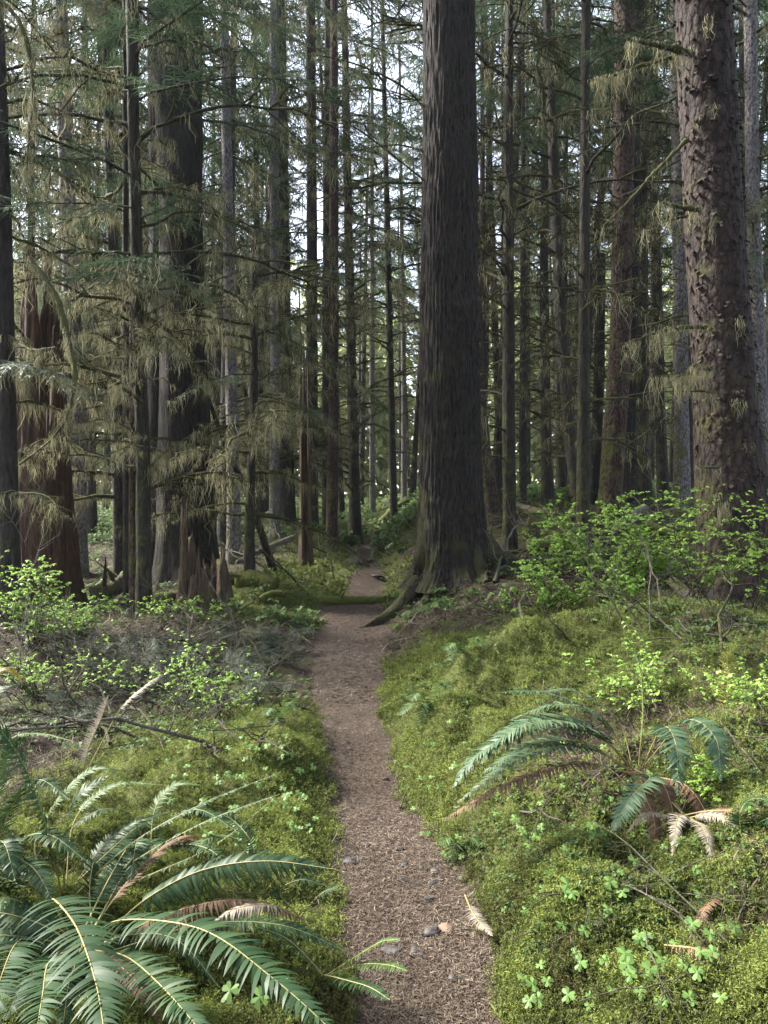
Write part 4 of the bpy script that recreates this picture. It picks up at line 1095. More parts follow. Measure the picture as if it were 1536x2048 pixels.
# big fern clump, bottom left
fern('large glossy sword fern filling the bottom left corner', at(170, 1860, 2.35), [
    ([(150, 1890, 2.42), (105, 1800, 2.3), (150, 1850, 2.0), (190, 1960, 1.75), (212, 2085, 1.55)], .115, dict(stalk=.22, droop=.3, fold=.1, rr=.004)),
    ([(190, 1890, 2.4), (235, 1842, 2.25), (400, 1858, 2.05), (550, 1960, 1.88), (690, 2085, 1.72)], .098, dict(stalk=.16, droop=.3, rr=.0038)),
    ([(190, 1900, 2.35), (255, 1915, 2.1), (335, 1985, 1.9), (420, 2085, 1.72)], .085, dict(stalk=.15, droop=.25)),
    ([(140, 1900, 2.35), (98, 1925, 2.1), (85, 1990, 1.9), (70, 2085, 1.72)], .085, dict(stalk=.2)),
    ([(110, 1880, 2.4), (40, 1880, 2.3), (0, 1960, 2.0), (-30, 2070, 1.8)], .09, dict(stalk=.2)),
    ([(120, 1870, 2.5), (30, 1800, 2.5), (-60, 1820, 2.4), (-130, 1900, 2.3)], .09, dict(stalk=.2)),
    ([(200, 1880, 2.45), (290, 1800, 2.45), (400, 1742, 2.4), (530, 1722, 2.3), (668, 1738, 2.2)], .078, dict(stalk=.24, roll=-.75, droop=.5, fold=-.25)),
    ([(210, 1890, 2.45), (330, 1830, 2.45), (480, 1800, 2.4), (620, 1840, 2.35)], .06, dict(mat='fern_dead', stalk=.2, droop=.8)),
    ([(230, 1900, 2.5), (400, 1850, 2.5), (560, 1850, 2.45), (700, 1905, 2.4)], .07, dict(stalk=.3, droop=.3)),
    ([(150, 1880, 2.4), (60, 1950, 2.2), (10, 2040, 2.0)], .07, dict(stalk=.15)),
    ([(160, 1880, 2.45), (260, 1950, 2.3), (360, 2080, 2.1)], .06, dict(mat='fern_dead', stalk=.15, droop=.6)),
] + arc_fronds(170, 1880, 2.4, 5, (.0, 3.14), (.4, .7), .06, ['fern', 'fern', 'fern', 'fern', 'fern_dead']) + arc_fronds(170, 1900, 2.35, 5, (3.0, 6.2), (.3, .5), .06, ['fern']))
fern('upright sword fern at the left edge behind the glossy clump', at(120, 1800, 2.75), [
    ([(125, 1800, 2.75), (100, 1680, 2.65), (55, 1545, 2.6), (0, 1460, 2.55), (-50, 1420, 2.5)], .098, dict(stalk=.16, roll=.55)),
    ([(128, 1800, 2.75), (130, 1680, 2.7), (155, 1595, 2.7), (215, 1552, 2.75)], .062, dict(stalk=.2, roll=-.4)),
    ([(110, 1800, 2.8), (70, 1690, 2.9), (130, 1585, 2.95), (205, 1535, 3.0), (290, 1590, 3.0)], .05, dict(mat='fern_yelgreen', stalk=.35)),
    ([(130, 1800, 2.8), (150, 1640, 3.0), (230, 1570, 3.1), (330, 1570, 3.1)], .045, dict(mat='fern_yelgreen', stalk=.4)),
    ([(100, 1800, 2.75), (50, 1720, 2.6), (0, 1640, 2.5), (-60, 1600, 2.4)], .08, dict(stalk=.2, roll=.4)),
    ([(100, 1800, 2.7), (40, 1760, 2.5), (-20, 1740, 2.4), (-80, 1780, 2.3)], .08, dict(stalk=.2)),
    ([(140, 1800, 2.75), (260, 1690, 2.65), (400, 1610, 2.65), (560, 1545, 2.75)], .032, dict(stalk=.25, sparse=1.7, width=.3)),
    ([(145, 1810, 2.75), (280, 1715, 2.6), (420, 1640, 2.5), (560, 1588, 2.5)], .036, dict(stalk=.3, sparse=1.9, width=.3)),
    ([(150, 1815, 2.7), (300, 1750, 2.55), (430, 1690, 2.45), (545, 1600, 2.4)], .036, dict(stalk=.3, sparse=1.9, width=.32)),
    ([(130, 1800, 2.8), (200, 1700, 2.9), (260, 1650, 3.0), (350, 1620, 3.1)], .055, dict(stalk=.2)),
    ([(130, 1800, 2.8), (220, 1730, 2.8), (320, 1690, 2.8), (430, 1700, 2.8)], .05, dict(stalk=.3)),
    ([(125, 1800, 2.8), (60, 1770, 2.9), (0, 1700, 3.0)], .06, dict(mat='fern_dead', stalk=.2, droop=.7)),
] + arc_fronds(120, 1810, 2.8, 6, (-.4, 3.5), (.4, .75), .055, ['fern', 'fern', 'fern', 'fern_yelgreen']))
fern('dark sword fern clump pressed against the left edge', at(-20, 1720, 2.9), [
    ([(-20, 1740, 2.9), (20, 1620, 2.85), (75, 1560, 2.8), (140, 1600, 2.7)], .07, dict(stalk=.15)),
    ([(-20, 1740, 2.9), (-10, 1600, 2.9), (20, 1500, 2.9), (60, 1470, 2.9)], .07, dict(stalk=.2, roll=.4)),
    ([(-20, 1740, 2.8), (40, 1680, 2.7), (100, 1670, 2.6), (170, 1720, 2.5)], .075, dict(stalk=.15)),
    ([(-20, 1740, 2.8), (30, 1720, 2.6), (70, 1740, 2.5), (110, 1810, 2.4)], .075, dict(stalk=.12)),
    ([(-30, 1740, 2.8), (-10, 1690, 2.6), (10, 1690, 2.45), (30, 1760, 2.35)], .075, dict(stalk=.12)),
])
fern('dark sword fern layered between left edge clump and moss mound', gp(300, 1700), [
    ([(300, 1720, 3.1), (340, 1640, 3.05), (400, 1620, 3.0), (470, 1660, 2.9)], .055, dict(stalk=.15)),
    ([(300, 1720, 3.1), (260, 1630, 3.1), (200, 1620, 3.0), (140, 1660, 2.9)], .055, dict(stalk=.15)),
    ([(300, 1720, 3.0), (350, 1690, 2.85), (420, 1700, 2.75), (480, 1760, 2.65)], .055, dict(stalk=.15)),
    ([(300, 1720, 3.0), (280, 1680, 2.8), (270, 1700, 2.65), (260, 1770, 2.55)], .055, dict(stalk=.12)),
    ([(300, 1720, 3.1), (310, 1620, 3.2), (350, 1570, 3.25), (400, 1570, 3.25)], .05, dict(mat='fern_yelgreen', stalk=.2)),
])
fern('pair of curled bleached fern fronds standing in the brush', gp(165, 1545), [
    ([(165, 1545, 3.5), (180, 1490, 3.5), (205, 1430, 3.5), (218, 1390, 3.5)], .045, dict(mat='fern_pale', stalk=.1, fold=.6, droop=-.4)),
    ([(180, 1530, 3.7), (240, 1420, 3.8), (290, 1372, 3.85), (320, 1352, 3.9)], .04, dict(mat='fern_pale', stalk=.35, droop=.6)),
])
fern('small yellowing fern at the left edge above the tall frond', gp(-10, 1540), [
    ([(-20, 1560, 3.3), (20, 1480, 3.3), (80, 1468, 3.3), (145, 1482, 3.25)], .035, dict(mat='fern_yelgreen', stalk=.2)),
    ([(-20, 1560, 3.3), (0, 1460, 3.4), (40, 1440, 3.5)], .035, dict(mat='fern_yelgreen', stalk=.2)),
    ([(-30, 1560, 3.3), (-20, 1380, 3.5), (10, 1335, 3.6), (48, 1365, 3.7)], .045, dict(mat='fern_yel', stalk=.3)),
    ([(-30, 1560, 3.3), (-10, 1400, 3.5), (40, 1370, 3.6), (70, 1400, 3.7)], .045, dict(mat='fern', stalk=.3)),
])
fern('small upright fern on the left moss bank by the path', gp(515, 1735), [
    ([(515, 1740, 2.75), (500, 1680, 2.75), (465, 1640, 2.8), (430, 1625, 2.8)], .045, dict(stalk=.1, roll=.3)),
    ([(515, 1740, 2.75), (470, 1680, 2.6), (430, 1672, 2.5), (390, 1690, 2.45)], .05, dict(mat='fern_yelgreen', stalk=.2)),
])
fern('small bright fern spilling over the left path edge', at(650, 1945, 2.3), [
    ([(655, 1950, 2.32), (710, 1915, 2.25), (760, 1885, 2.2), (800, 1878, 2.15)], .042, dict(mat='fern_yelgreen', stalk=.08)),
    ([(655, 1952, 2.32), (720, 1930, 2.22), (775, 1930, 2.15), (815, 1942, 2.1)], .042, dict(mat='fern_yelgreen', stalk=.08)),
    ([(650, 1950, 2.32), (690, 1960, 2.2), (740, 1975, 2.12), (780, 2000, 2.05)], .04, dict(stalk=.08)),
    ([(645, 1950, 2.32), (600, 1900, 2.3), (560, 1870, 2.3), (500, 1850, 2.3)], .045, dict(stalk=.1)),
])
fern('low dark fern on the left bank below the drooping frond', gp(600, 1830), [
    ([(600, 1835, 2.45), (640, 1790, 2.4), (680, 1770, 2.4)], .04, dict(stalk=.1)),
    ([(600, 1835, 2.45), (560, 1785, 2.4), (600, 1760, 2.35), (650, 1770, 2.35)], .04, dict(stalk=.15)),
    ([(600, 1835, 2.45), (540, 1810, 2.35), (480, 1815, 2.3), (430, 1840, 2.25)], .045, dict(mat='fern_pale', stalk=.15, droop=.7)),
])
cR = at(1272, 1540, 3.3)
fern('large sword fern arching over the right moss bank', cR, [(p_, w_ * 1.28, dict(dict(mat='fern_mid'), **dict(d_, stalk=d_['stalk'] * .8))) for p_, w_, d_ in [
    ([(1270, 1540, 3.3), (1205, 1440, 3.25), (1095, 1386, 3.2), (990, 1385, 3.1)], .065, dict(stalk=.3)),
    ([(1268, 1540, 3.3), (1190, 1470, 3.2), (1070, 1455, 3.05), (960, 1505, 2.95), (905, 1575, 2.9)], .078, dict(stalk=.28)),
    ([(1268, 1542, 3.3), (1180, 1450, 3.2), (1080, 1435, 3.15), (985, 1470, 3.1)], .075, dict(stalk=.3)),
    ([(1266, 1545, 3.3), (1170, 1495, 3.15), (1050, 1510, 3.0), (915, 1605, 2.9)], .068, dict(stalk=.28)),
    ([(1266, 1548, 3.3), (1160, 1525, 3.1), (1030, 1560, 2.95), (885, 1640, 2.85)], .055, dict(mat='fern_dead', stalk=.3, droop=.5)),
    ([(1266, 1535, 3.35), (1235, 1440, 3.4), (1150, 1382, 3.4), (1070, 1385, 3.4)], .055, dict(stalk=.35, sparse=1.2)),
    ([(1268, 1540, 3.3), (1185, 1460, 3.15), (1060, 1445, 3.0), (930, 1530, 2.9)], .072, dict(stalk=.26)),
    ([(1266, 1543, 3.3), (1165, 1485, 3.2), (1060, 1490, 3.1), (960, 1550, 3.05)], .070, dict(stalk=.28)),
    ([(1268, 1535, 3.35), (1200, 1430, 3.35), (1110, 1410, 3.3), (1020, 1440, 3.3)], .060, dict(stalk=.3)),
    ([(1285, 1535, 3.3), (1325, 1455, 3.2), (1352, 1490, 3.05), (1355, 1590, 2.95)], .070, dict(stalk=.3)),
    ([(1290, 1530, 3.3), (1370, 1442, 3.2), (1430, 1475, 3.05), (1442, 1560, 2.95)], .075, dict(stalk=.3)),
    ([(1280, 1550, 3.25), (1300, 1555, 3.05), (1262, 1595, 2.9), (1222, 1665, 2.8)], .060, dict(stalk=.12)),
    ([(1280, 1550, 3.25), (1320, 1560, 3.1), (1345, 1620, 3.0), (1350, 1700, 2.95)], .045, dict(mat='fern_dead', stalk=.1, droop=.9)),
    ([(1285, 1550, 3.25), (1370, 1570, 3.1), (1420, 1640, 3.0), (1450, 1720, 2.95)], .045, dict(mat='fern_dead', stalk=.1, droop=.9)),
    ([(1280, 1550, 3.25), (1290, 1590, 3.05), (1310, 1650, 2.95), (1300, 1720, 2.9)], .04, dict(mat='fern_dead', stalk=.1, droop=.9)),
    ([(1278, 1530, 3.3), (1286, 1400, 3.3), (1265, 1295, 3.3), (1190, 1250, 3.3)], .03, dict(mat='fern_yelgreen', stalk=.2, sparse=2.6, width=.3)),
]])
fern('tangle of dead brown fern fronds on the bank below the large right fern', gp(1370, 1640), arc_fronds(1370, 1640, 2.95, 9, (0, 6.28), (.2, .5), .04, ['fern_dead', 'fern_dead', 'fern_pale']))
fern('dead brown fern fronds sagging at the right edge of the bank', gp(1490, 1800), arc_fronds(1490, 1800, 2.6, 7, (0, 6.28), (.2, .45), .035, ['fern_dead']))
fern('yellow green fern standing upright near the right edge', gp(1452, 1470), [
    ([(1452, 1470, 3.9), (1455, 1400, 3.95), (1456, 1340, 4.0), (1455, 1290, 4.0)], .075, dict(mat='fern_yel', stalk=.15, sparse=1.5, width=.12)),
    ([(1452, 1470, 3.9), (1490, 1400, 3.95), (1530, 1370, 4.0)], .05, dict(mat='fern_yelgreen', stalk=.2)),
])
fern('dark fern hanging at the right edge of the bank', gp(1500, 1720), [
    ([(1500, 1720, 2.75), (1510, 1650, 2.7), (1540, 1640, 2.6), (1580, 1700, 2.5)], .06, dict(stalk=.15)),
    ([(1500, 1720, 2.75), (1480, 1640, 2.7), (1500, 1600, 2.7), (1560, 1600, 2.65)], .06, dict(stalk=.15)),
    ([(1500, 1725, 2.75), (1520, 1760, 2.6), (1535, 1830, 2.5)], .055, dict(stalk=.1)),
    ([(1500, 1725, 2.75), (1470, 1700, 2.7), (1430, 1720, 2.6), (1400, 1770, 2.55)], .045, dict(mat='fern_dead', stalk=.1, droop=.8)),
])
fern('withered tan fern fronds lying in the right bottom moss', gp(1340, 1930), [
    ([(1330, 1890, 2.3), (1400, 1900, 2.2), (1450, 1930, 2.15), (1500, 1990, 2.1)], .045, dict(mat='fern_dead', stalk=.1, droop=.6)),
    ([(1400, 1850, 2.4), (1470, 1880, 2.3), (1540, 1950, 2.2)], .045, dict(mat='fern_pale', stalk=.1, droop=.6)),
])
fern('bleached dead frond lying on the path edge', gp(950, 1850), [
    ([(930, 1790, 2.85), (945, 1825, 2.72), (965, 1850, 2.66), (985, 1872, 2.6)], .035, dict(mat='fern_pale', stalk=.2, droop=.1, fold=0)),
])
for (lab, px, py, fr) in [
    ('low pale fern on the moss beside the hollow stump', 860, 1420, [(820, 1400), (800, 1430), (900, 1380), (840, 1455)]),
    ('small fern hugging the moss beneath the great roots', 930, 1310, [(890, 1300), (900, 1320), (970, 1290)]),
    ('small flat fern at the right path edge near the pebbles', 920, 1700, [(880, 1690), (900, 1730), (960, 1690)]),
    ('far bluish fern beside the bend of the path', 768, 1108, [(740, 1092), (735, 1125), (790, 1090), (800, 1115)]),
    ('small fern on the moss left of the path bank', 560, 1450, [(530, 1430), (545, 1470), (590, 1420)]),
    ('second far fern on the slope right of the path', 800, 1110, [(770, 1100), (830, 1095), (815, 1125)]),
    ('little fern clump on the left of the far path', 700, 1098, [(680, 1085), (720, 1085), (690, 1110), (730, 1105)]),
]:
    g0 = gp(px, py); Y = g0[1]
    s = Y / 1536
    fern(lab, g0, [([(px, py, Y), ((px + a) / 2, min(py, b) - 14, Y * .99), (a, b, Y * .975)], 26 * s * (1 if Y < 10 else .5), dict(stalk=.08, npair=22, rr=.002 * max(1, Y / 6), mat='fern' if Y > 10 else 'fern_yelgreen')) for (a, b) in fr])

# ------------------------------------------------------------------ leafy shrubs
def shrub(label, base, tips, nleaf, ls, mat='shrub', group=None, r=.006, name='leafy_shrub', tw=8):
    o = root(name, base, label, 'shrub', group)
    mbS, mbL = MB(), MB()
    for tip in [t_ + rn(3) * np.array([.16, .14, .12]) * (k_ > 0) for k_ in (0, 1, 2) for t_ in tips]:
        tip = np.asarray(tip)
        mid = (base + tip) / 2 + rn(3) * .08 * np.linalg.norm(tip - base) + np.array([0, 0, .05])
        b0 = base + rn(3) * np.array([.06, .06, 0])
        pp = bez([b0, mid, tip], 14)
        t = np.linspace(0, 1, 14)
        tubes(mbS, pp, r * (1 - .75 * t), 5, 0)
        L = np.linalg.norm(tip - base)
        q = .35 + .65 * rnd(tw); b = interp_poly(pp, q)
        D = nrm(rn(tw, 3) * np.array([1, 1, .35]) + np.array([0, 0, .25])); l = L * (.15 + .25 * rnd(tw)); u = np.linspace(0, 1, 6)
        TP = b[:, None] + D[:, None] * (l[:, None, None] * u[None, :, None]) + rn(tw, 6, 3) * (.03 * l[:, None, None]) * (u > 0)[None, :, None]
        tubes(mbS, TP, np.tile(r * .35 * (1 - .6 * u), (tw, 1)), 3, 0)
        nn = int(nleaf * 3.0)
        pi = rng.integers(0, tw, nn)
        lb = np.stack([interp_poly(TP[p], np.array([.2 + .8 * rng.random()]))[0] for p in pi])
        # leaflets in threes
        az = rnd(nn) * 2 * math.pi
        for k, (da, sc_) in enumerate(((0, 1.0), (1.1, .75), (-1.1, .75))):
            a = az + da
            D2 = nrm(np.stack([np.cos(a), np.sin(a), -.15 + .35 * rn(nn)], -1))
            l2 = ls * .82 * (.35 + .75 * rnd(nn)) * sc_
            PL = lb[:, None] + D2[:, None] * (l2[:, None, None] * np.array([.08, .4, .72, 1.])[None, :, None])
            PL[:, 2, 2] -= .08 * l2; PL[:, 3, 2] -= .2 * l2
            S = nrm(np.cross(D2, [0, 0, 1.]) + np.array([0, 0, 1.]) * rn(nn, 1) * .4)
            ribbons(mbL, PL, S[:, None] * (l2 * .34)[:, None, None] * np.array([.25, 1, .75, .08])[None, :, None], 0, np.clip(.45 + .28 * rn(nn), 0, 1))
    obj('stems', mbS, [M['twig']], o, origin=base)
    obj('leaves', mbL, [M[mat]], o, origin=base)
    return o
def tips(lst): return [at(*q) for q in lst]
shrub('tall bright green bush in front of the slim mossy trunk', gy(1165, 9.0), tips([(1095, 1020, 9), (1140, 1045, 8.8), (1185, 1030, 9.1), (1060, 1110, 8.8), (1210, 1085, 8.9), (1110, 1080, 9.2), (1150, 1110, 8.6)]), 30, .062)
shrub('wide bright green bush left of the scaly spruce', gy(1270, 8.4), tips([(1215, 1035, 8.4), (1265, 1055, 8.2), (1310, 1030, 8.5), (1340, 1070, 8.2), (1230, 1110, 8.1), (1300, 1110, 8.0), (1360, 1110, 8.1), (1260, 1010, 8.8)]), 28, .058)
shrub('bright green sprig climbing in front of the scaly spruce trunk', gy(1400, 7.0), tips([(1380, 975, 7.1), (1435, 985, 6.9), (1420, 1085, 6.8), (1475, 1110, 6.8), (1345, 1040, 7.2)]), 18, .05)
shrub('bright green twigs at the right edge beside the spruce', gy(1530, 6.6), tips([(1500, 1020, 6.6), (1540, 1005, 6.6), (1515, 1110, 6.5), (1560, 1060, 6.5)]), 16, .05)
shrub('low light green bush in front of the brown log', gy(1100, 7.6), tips([(1040, 1130, 7.6), (1080, 1150, 7.4), (1130, 1160, 7.4), (1010, 1190, 7.4), (1090, 1210, 7.2), (1150, 1200, 7.3)]), 26, .05)
shrub('low light green bush under the wide bright bush', gy(1240, 7.2), tips([(1200, 1160, 7.2), (1250, 1150, 7.1), (1300, 1170, 7.0), (1220, 1210, 6.9), (1280, 1220, 6.8), (1180, 1130, 7.3)]), 22, .048)
shrub('pale leaved weeds at the foot of the great roots', gy(985, 8.6), tips([(960, 1235, 8.5), (1000, 1215, 8.5), (1030, 1240, 8.4), (1060, 1260, 8.2), (940, 1260, 8.4)]), 22, .04, 'clover', r=.004)
shrub('bright weeds scattered over the crest of the right bank', gp(1290, 1440), tips([(1245, 1360, 4.4), (1275, 1340, 4.5), (1310, 1330, 4.4), (1260, 1400, 4.2), (1330, 1390, 4.3), (1290, 1300, 4.6)]), 12, .032, r=.003)
shrub('bright weeds at the right edge above the fern', gp(1500, 1450), tips([(1470, 1380, 4.2), (1520, 1370, 4.2), (1500, 1420, 4.0), (1540, 1410, 4.0), (1480, 1340, 4.4)]), 14, .034, r=.003)
shrub('small bright leaved weed right of the drooping fern fronds', gp(1420, 1600), tips([(1395, 1540, 3.3), (1430, 1570, 3.2), (1470, 1560, 3.2), (1410, 1600, 3.1), (1500, 1530, 3.3), (1370, 1570, 3.2)]), 10, .026, r=.002)
shrub('bright yellow green shrub in front of the broken red snag', gy(70, 7.6), tips([(30, 1130, 7.6), (80, 1120, 7.5), (105, 1150, 7.4), (20, 1180, 7.4), (60, 1200, 7.2), (-10, 1150, 7.5), (90, 1210, 7.2)]), 26, .046)
shrub('yellow green sprays left of the three slim trunks', gy(140, 8.2), tips([(130, 1195, 8.2), (175, 1210, 8.1), (110, 1225, 8.0), (215, 1225, 8.1), (240, 1215, 8.2), (160, 1240, 7.9)]), 20, .044)
shrub('yellow green twig sprays in front of the torn stump', gy(400, 9.4), tips([(350, 1215, 9.4), (400, 1225, 9.3), (445, 1210, 9.4), (300, 1230, 9.3), (260, 1215, 9.4)]), 14, .05)
shrub('thin yellow green sapling in the middle of the brush', gp(385, 1420), tips([(380, 1280, 6.0), (390, 1310, 5.9), (350, 1350, 5.8), (330, 1330, 5.9), (290, 1340, 5.9)]), 12, .034, r=.004)
shrub('thin leafy sprig at the right end of the brush', gp(440, 1440), tips([(490, 1345, 5.4), (460, 1360, 5.3), (430, 1400, 5.2), (500, 1380, 5.2), (400, 1375, 5.3)]), 9, .03, r=.003)
shrub('yellow green sprigs at the left edge of the brush', gp(60, 1400), tips([(30, 1290, 6.2), (90, 1320, 6.0), (20, 1350, 5.8), (140, 1340, 6.1), (190, 1300, 6.3), (230, 1350, 6.0)]), 12, .034, r=.004)

# ------------------------------------------------------------------ ground cover: moss, herbs, needles
def sample_area(n, xt, yr, pw=1.3):
    a = 1 - pw
    u = rnd(n)
    Y = (yr[0] ** a + u * (yr[1] ** a - yr[0] ** a)) ** (1 / a)
    x = (xt[0] + (xt[1] - xt[0]) * rnd(n)) * (Y + .3)
    return x, Y

def sprigs(mb, x, y, size, nside, mat, wid=.10, tall=1.0):
    n = len(x); z = H(x, y)
    e = .03
    nx = -(H(x + e, y) - H(x - e, y)) / (2 * e); ny = -(H(x, y + e) - H(x, y - e)) / (2 * e)
    nor = nrm(np.stack([np.clip(nx, -2, 2), np.clip(ny, -2, 2), np.ones(n)], -1))
    b = np.stack([x, y, z], -1) - nor * (size * .15)[:, None]
    D = nrm(nor * tall + rn(n, 3) * .55)
    va = np.clip(.50 + .07 * rn(n) + .22 * n2(x, y, 3.5, 2, 41) + .30 * n2(x, y, 7, 2, 33), 0, 1)
    tip = b + D * size[:, None]
    S = nrm(np.cross(D, rn(n, 3)))
    P = np.stack([b, (b + tip) / 2 + rn(n, 3) * (size * .06)[:, None], tip], 1)
    ribbons(mb, P, S[:, None] * (size * wid * .7)[:, None, None] * np.array([1, .9, .15])[None, :, None], mat, va)
    W_ = np.cross(D, S)
    for i in range(nside):
        f = .25 + .7 * (i + .5) / nside
        q = b + (tip - b) * f
        a = rnd(n) * 2 * math.pi
        d2 = nrm((np.cos(a)[:, None] * S + np.sin(a)[:, None] * W_) + D * .45)
        l = size * (.55 * (1.15 - f)) * (.6 + .7 * rnd(n))
        P2 = np.stack([q, q + d2 * l[:, None] * .6, q + d2 * l[:, None] - np.array([0, 0, .1]) * l[:, None]], 1)
        S2 = nrm(np.cross(d2, rn(n, 3)))
        ribbons(mb, P2, S2[:, None] * (size * wid)[:, None, None] * np.array([.6, 1, .1])[None, :, None], mat, np.clip(va + .05 * rn(n), 0, 1))

mbm = MB()
def moss_pass(n, yr, s0, nside, wid=.10, pw=1.3):
    x, y = sample_area(n, (-.68, .68), yr, pw)
    k = rng.random(n) < mossiness(x, y) * (.35 + .65 * sm(-.45, .15, n2(x, y, 2.0, 3, 21)))
    x, y = x[k], y[k]
    s = s0 * (.6 + .8 * rnd(len(x)))
    sprigs(mbm, x, y, s, nside, 0, wid)
moss_pass(int(190000 * QUALITY), (1.9, 6.5), .044, 9, .034)
moss_pass(int(120000 * QUALITY), (5.5, 14), .055, 7, .06)
moss_pass(int(30000 * QUALITY), (13, 45), .14, 4, .13)
o = obj('moss_carpet', mbm, [M['moss']]); tag(o, 'yellow green moss carpeting the banks on both sides of the path', 'moss', kind='stuff')

mbh = MB()
def herb_pass(n, yr, l0, dens):
    x, y = sample_area(n, (-.7, .7), yr, 1.25)
    d = np.abs(x - path_x(y)) - path_w(y) - edge(x, y)
    k = (d > .05) & (rng.random(n) < dens(x, y))
    x, y = x[k], y[k]; n = len(x)
    z = H(x, y)
    h = l0 * (.4 + 1.2 * rnd(n))
    c = np.stack([x, y, z + h], -1)
    a = rnd(n) * 2 * math.pi
    va = np.clip(.5 + .2 * rn(n) + .2 * n2(x, y, .8, 2, 55), 0, 1)
    for i in range(4):
        aa = a + i * 1.7 + .3 * rn(n)
        D = nrm(np.stack([np.cos(aa), np.sin(aa), .1 + .3 * rn(n)], -1)); l = l0 * (.6 + .7 * rnd(n))
        P = np.stack([c - np.array([0, 0, 1]) * (h * .3)[:, None], c + D * (l * .55)[:, None], c + D * l[:, None] - np.array([0, 0, .3]) * l[:, None]], 1)
        S = nrm(np.cross(D, [0, 0, 1.]) + rn(n, 3) * .25)
        ribbons(mbh, P, S[:, None] * (l * .26)[:, None, None] * np.array([.3, 1, .1])[None, :, None], 0, va)
herb_pass(16000, (9, 40), .10, lambda x, y: (.15 + .7 * sm(-.1, .5, n2(x, y, .5, 2, 77))) * np.where((y > 10) & (y < 20) & (np.abs(x - path_x(y)) < 1.3), .25, 1.) * np.where(y < 19, np.where(x > path_x(y) + 1.2, .30, np.where((x < path_x(y) - 1.6) & (y < 12.5), .4, 1.2)), 1.))
herb_pass(9000, (22, 60), .22, lambda x, y: .8 + 0 * x)
herb_pass(15000, (2.4, 9), .022, lambda x, y: (x > path_x(y)) * sm(-.15, .45, n2(x, y, 1.3, 2, 88)))
herb_pass(5000, (4.8, 9.5), .030, lambda x, y: (x < path_x(y) - .9) * sm(-.1, .4, n2(x, y, 1.1, 2, 93)))
herb_pass(9000, (4.5, 12), .035, lambda x, y: sm(.0, .5, n2(x, y, .9, 2, 89)) * .8)
o = obj('undergrowth', mbh, [M['herb']]); tag(o, 'low leafy undergrowth covering the forest floor between the trunks', 'undergrowth', kind='stuff')

mbl = MB()
def litter_pass(n, yr, l0, where, w=.09, up=.25, dv=0):
    x, y = sample_area(n, (-.68, .68), yr, 1.2)
    k = rng.random(n) < where(x, y)
    x, y = x[k], y[k]; n = len(x)
    z = H(x, y) + .002 + .004 * rnd(n) * (l0 / .02)
    a = rnd(n) * 2 * math.pi
    D = nrm(np.stack([np.cos(a), np.sin(a), rn(n) * up], -1)); l = l0 * (.4 + 1.1 * rnd(n))
    c = np.stack([x, y, z + np.abs(D[:, 2]) * l * .5], -1)
    P = np.stack([c - D * l[:, None] / 2, c + rn(n, 3) * (l * .05)[:, None], c + D * l[:, None] / 2], 1)
    S = nrm(np.cross(D, nrm(rn(n, 3) * .5 + np.array([0, 0, 1.]))))
    ribbons(mbl, P, S[:, None] * (l * w)[:, None, None] * np.array([.5, 1, .4])[None, :, None], 0, np.clip(.44 + dv + .20 * rn(n) + .22 * n2(x, y, 1.7, 3, 71), 0, 1))
onpath = lambda x, y: 1 - sm(-.08, .12, np.abs(x - path_x(y)) - path_w(y) - edge(x, y))
litter_pass(420000, (1.9, 7), .018, onpath, .06)
litter_pass(120000, (6, 16), .035, onpath, .07)
litter_pass(30000, (1.9, 8), .03, lambda x, y: mossiness(x, y), .045, .6)
litter_pass(60000, (1.9, 7), .035, lambda x, y: (x > path_x(y) + .5) * (1 - mossiness(x, y)), .05, .6, -.06)
bare = lambda x, y: np.clip(1 - mossiness(x, y), 0, 1) * .8 * (np.abs(x - path_x(y)) > path_w(y) + edge(x, y))
litter_pass(70000, (3, 9), .06, bare, .03, .6, -.16)
litter_pass(60000, (8, 28), .16, bare, .025, .4, -.14)
o = obj('needle_litter', mbl, [M['litter']]); tag(o, 'brown fallen needles and twig bits strewn on the path and bare ground', 'litter', kind='stuff')

# clover plants
def clover(label, p, s, group, n_=1):
    o = root('clover_plant', p, label, 'plant', group)
    mb, ms = MB(), MB()
    for j in range(n_):
        c = p + np.array([rng.normal() * s * .5 * (n_ > 1), rng.normal() * s * .5 * (n_ > 1), s * (.7 + .5 * rng.random()) + .022])
        tubes(ms, bez([p, (p + c) / 2 + rn(3) * s * .1, c], 5), np.full(5, s * .035), 4, 0)
        a0 = rng.random() * 6.28
        tilt = np.array([rng.normal() * .2, .45 + rng.normal() * .15, 0])
        for k in range(3):
            a = a0 + k * 2.094 + rng.normal() * .08
            d = np.array([math.cos(a), math.sin(a), 0]); d[2] = d @ tilt
            sd = np.array([-math.sin(a), math.cos(a), 0]); sd[2] = sd @ tilt
            L = s * (.75 + .2 * rng.random())
            # heart-shaped leaflet: two lobes either side of a folded midrib
            u = np.array([0, .35, .7, .95, 1.03]); w = np.array([.04, .36, .56, .46, .2]); notch = np.array([0, .35, .7, .84, .80])
            mid = c + d * (notch * L)[:, None]
            for sg in (1, -1):
                edge = c + d * (u * L)[:, None] + sd * (sg * w * L)[:, None] - np.array([0, 0, 1.]) * (w * L * .28)[:, None]
                V = np.stack([mid, edge], 1).reshape(-1, 3)
                q = np.array([[2 * i, 2 * i + 1, 2 * i + 3, 2 * i + 2] for i in range(4)])
                mb.add(V, q, 0, .35 + .4 * rng.random())
    obj('stem', ms, [M['rachis']], o, origin=p)
    obj('leaves', mb, [M['clover']], o, origin=p)
GR = 'three leaved clover plants on the right bank'
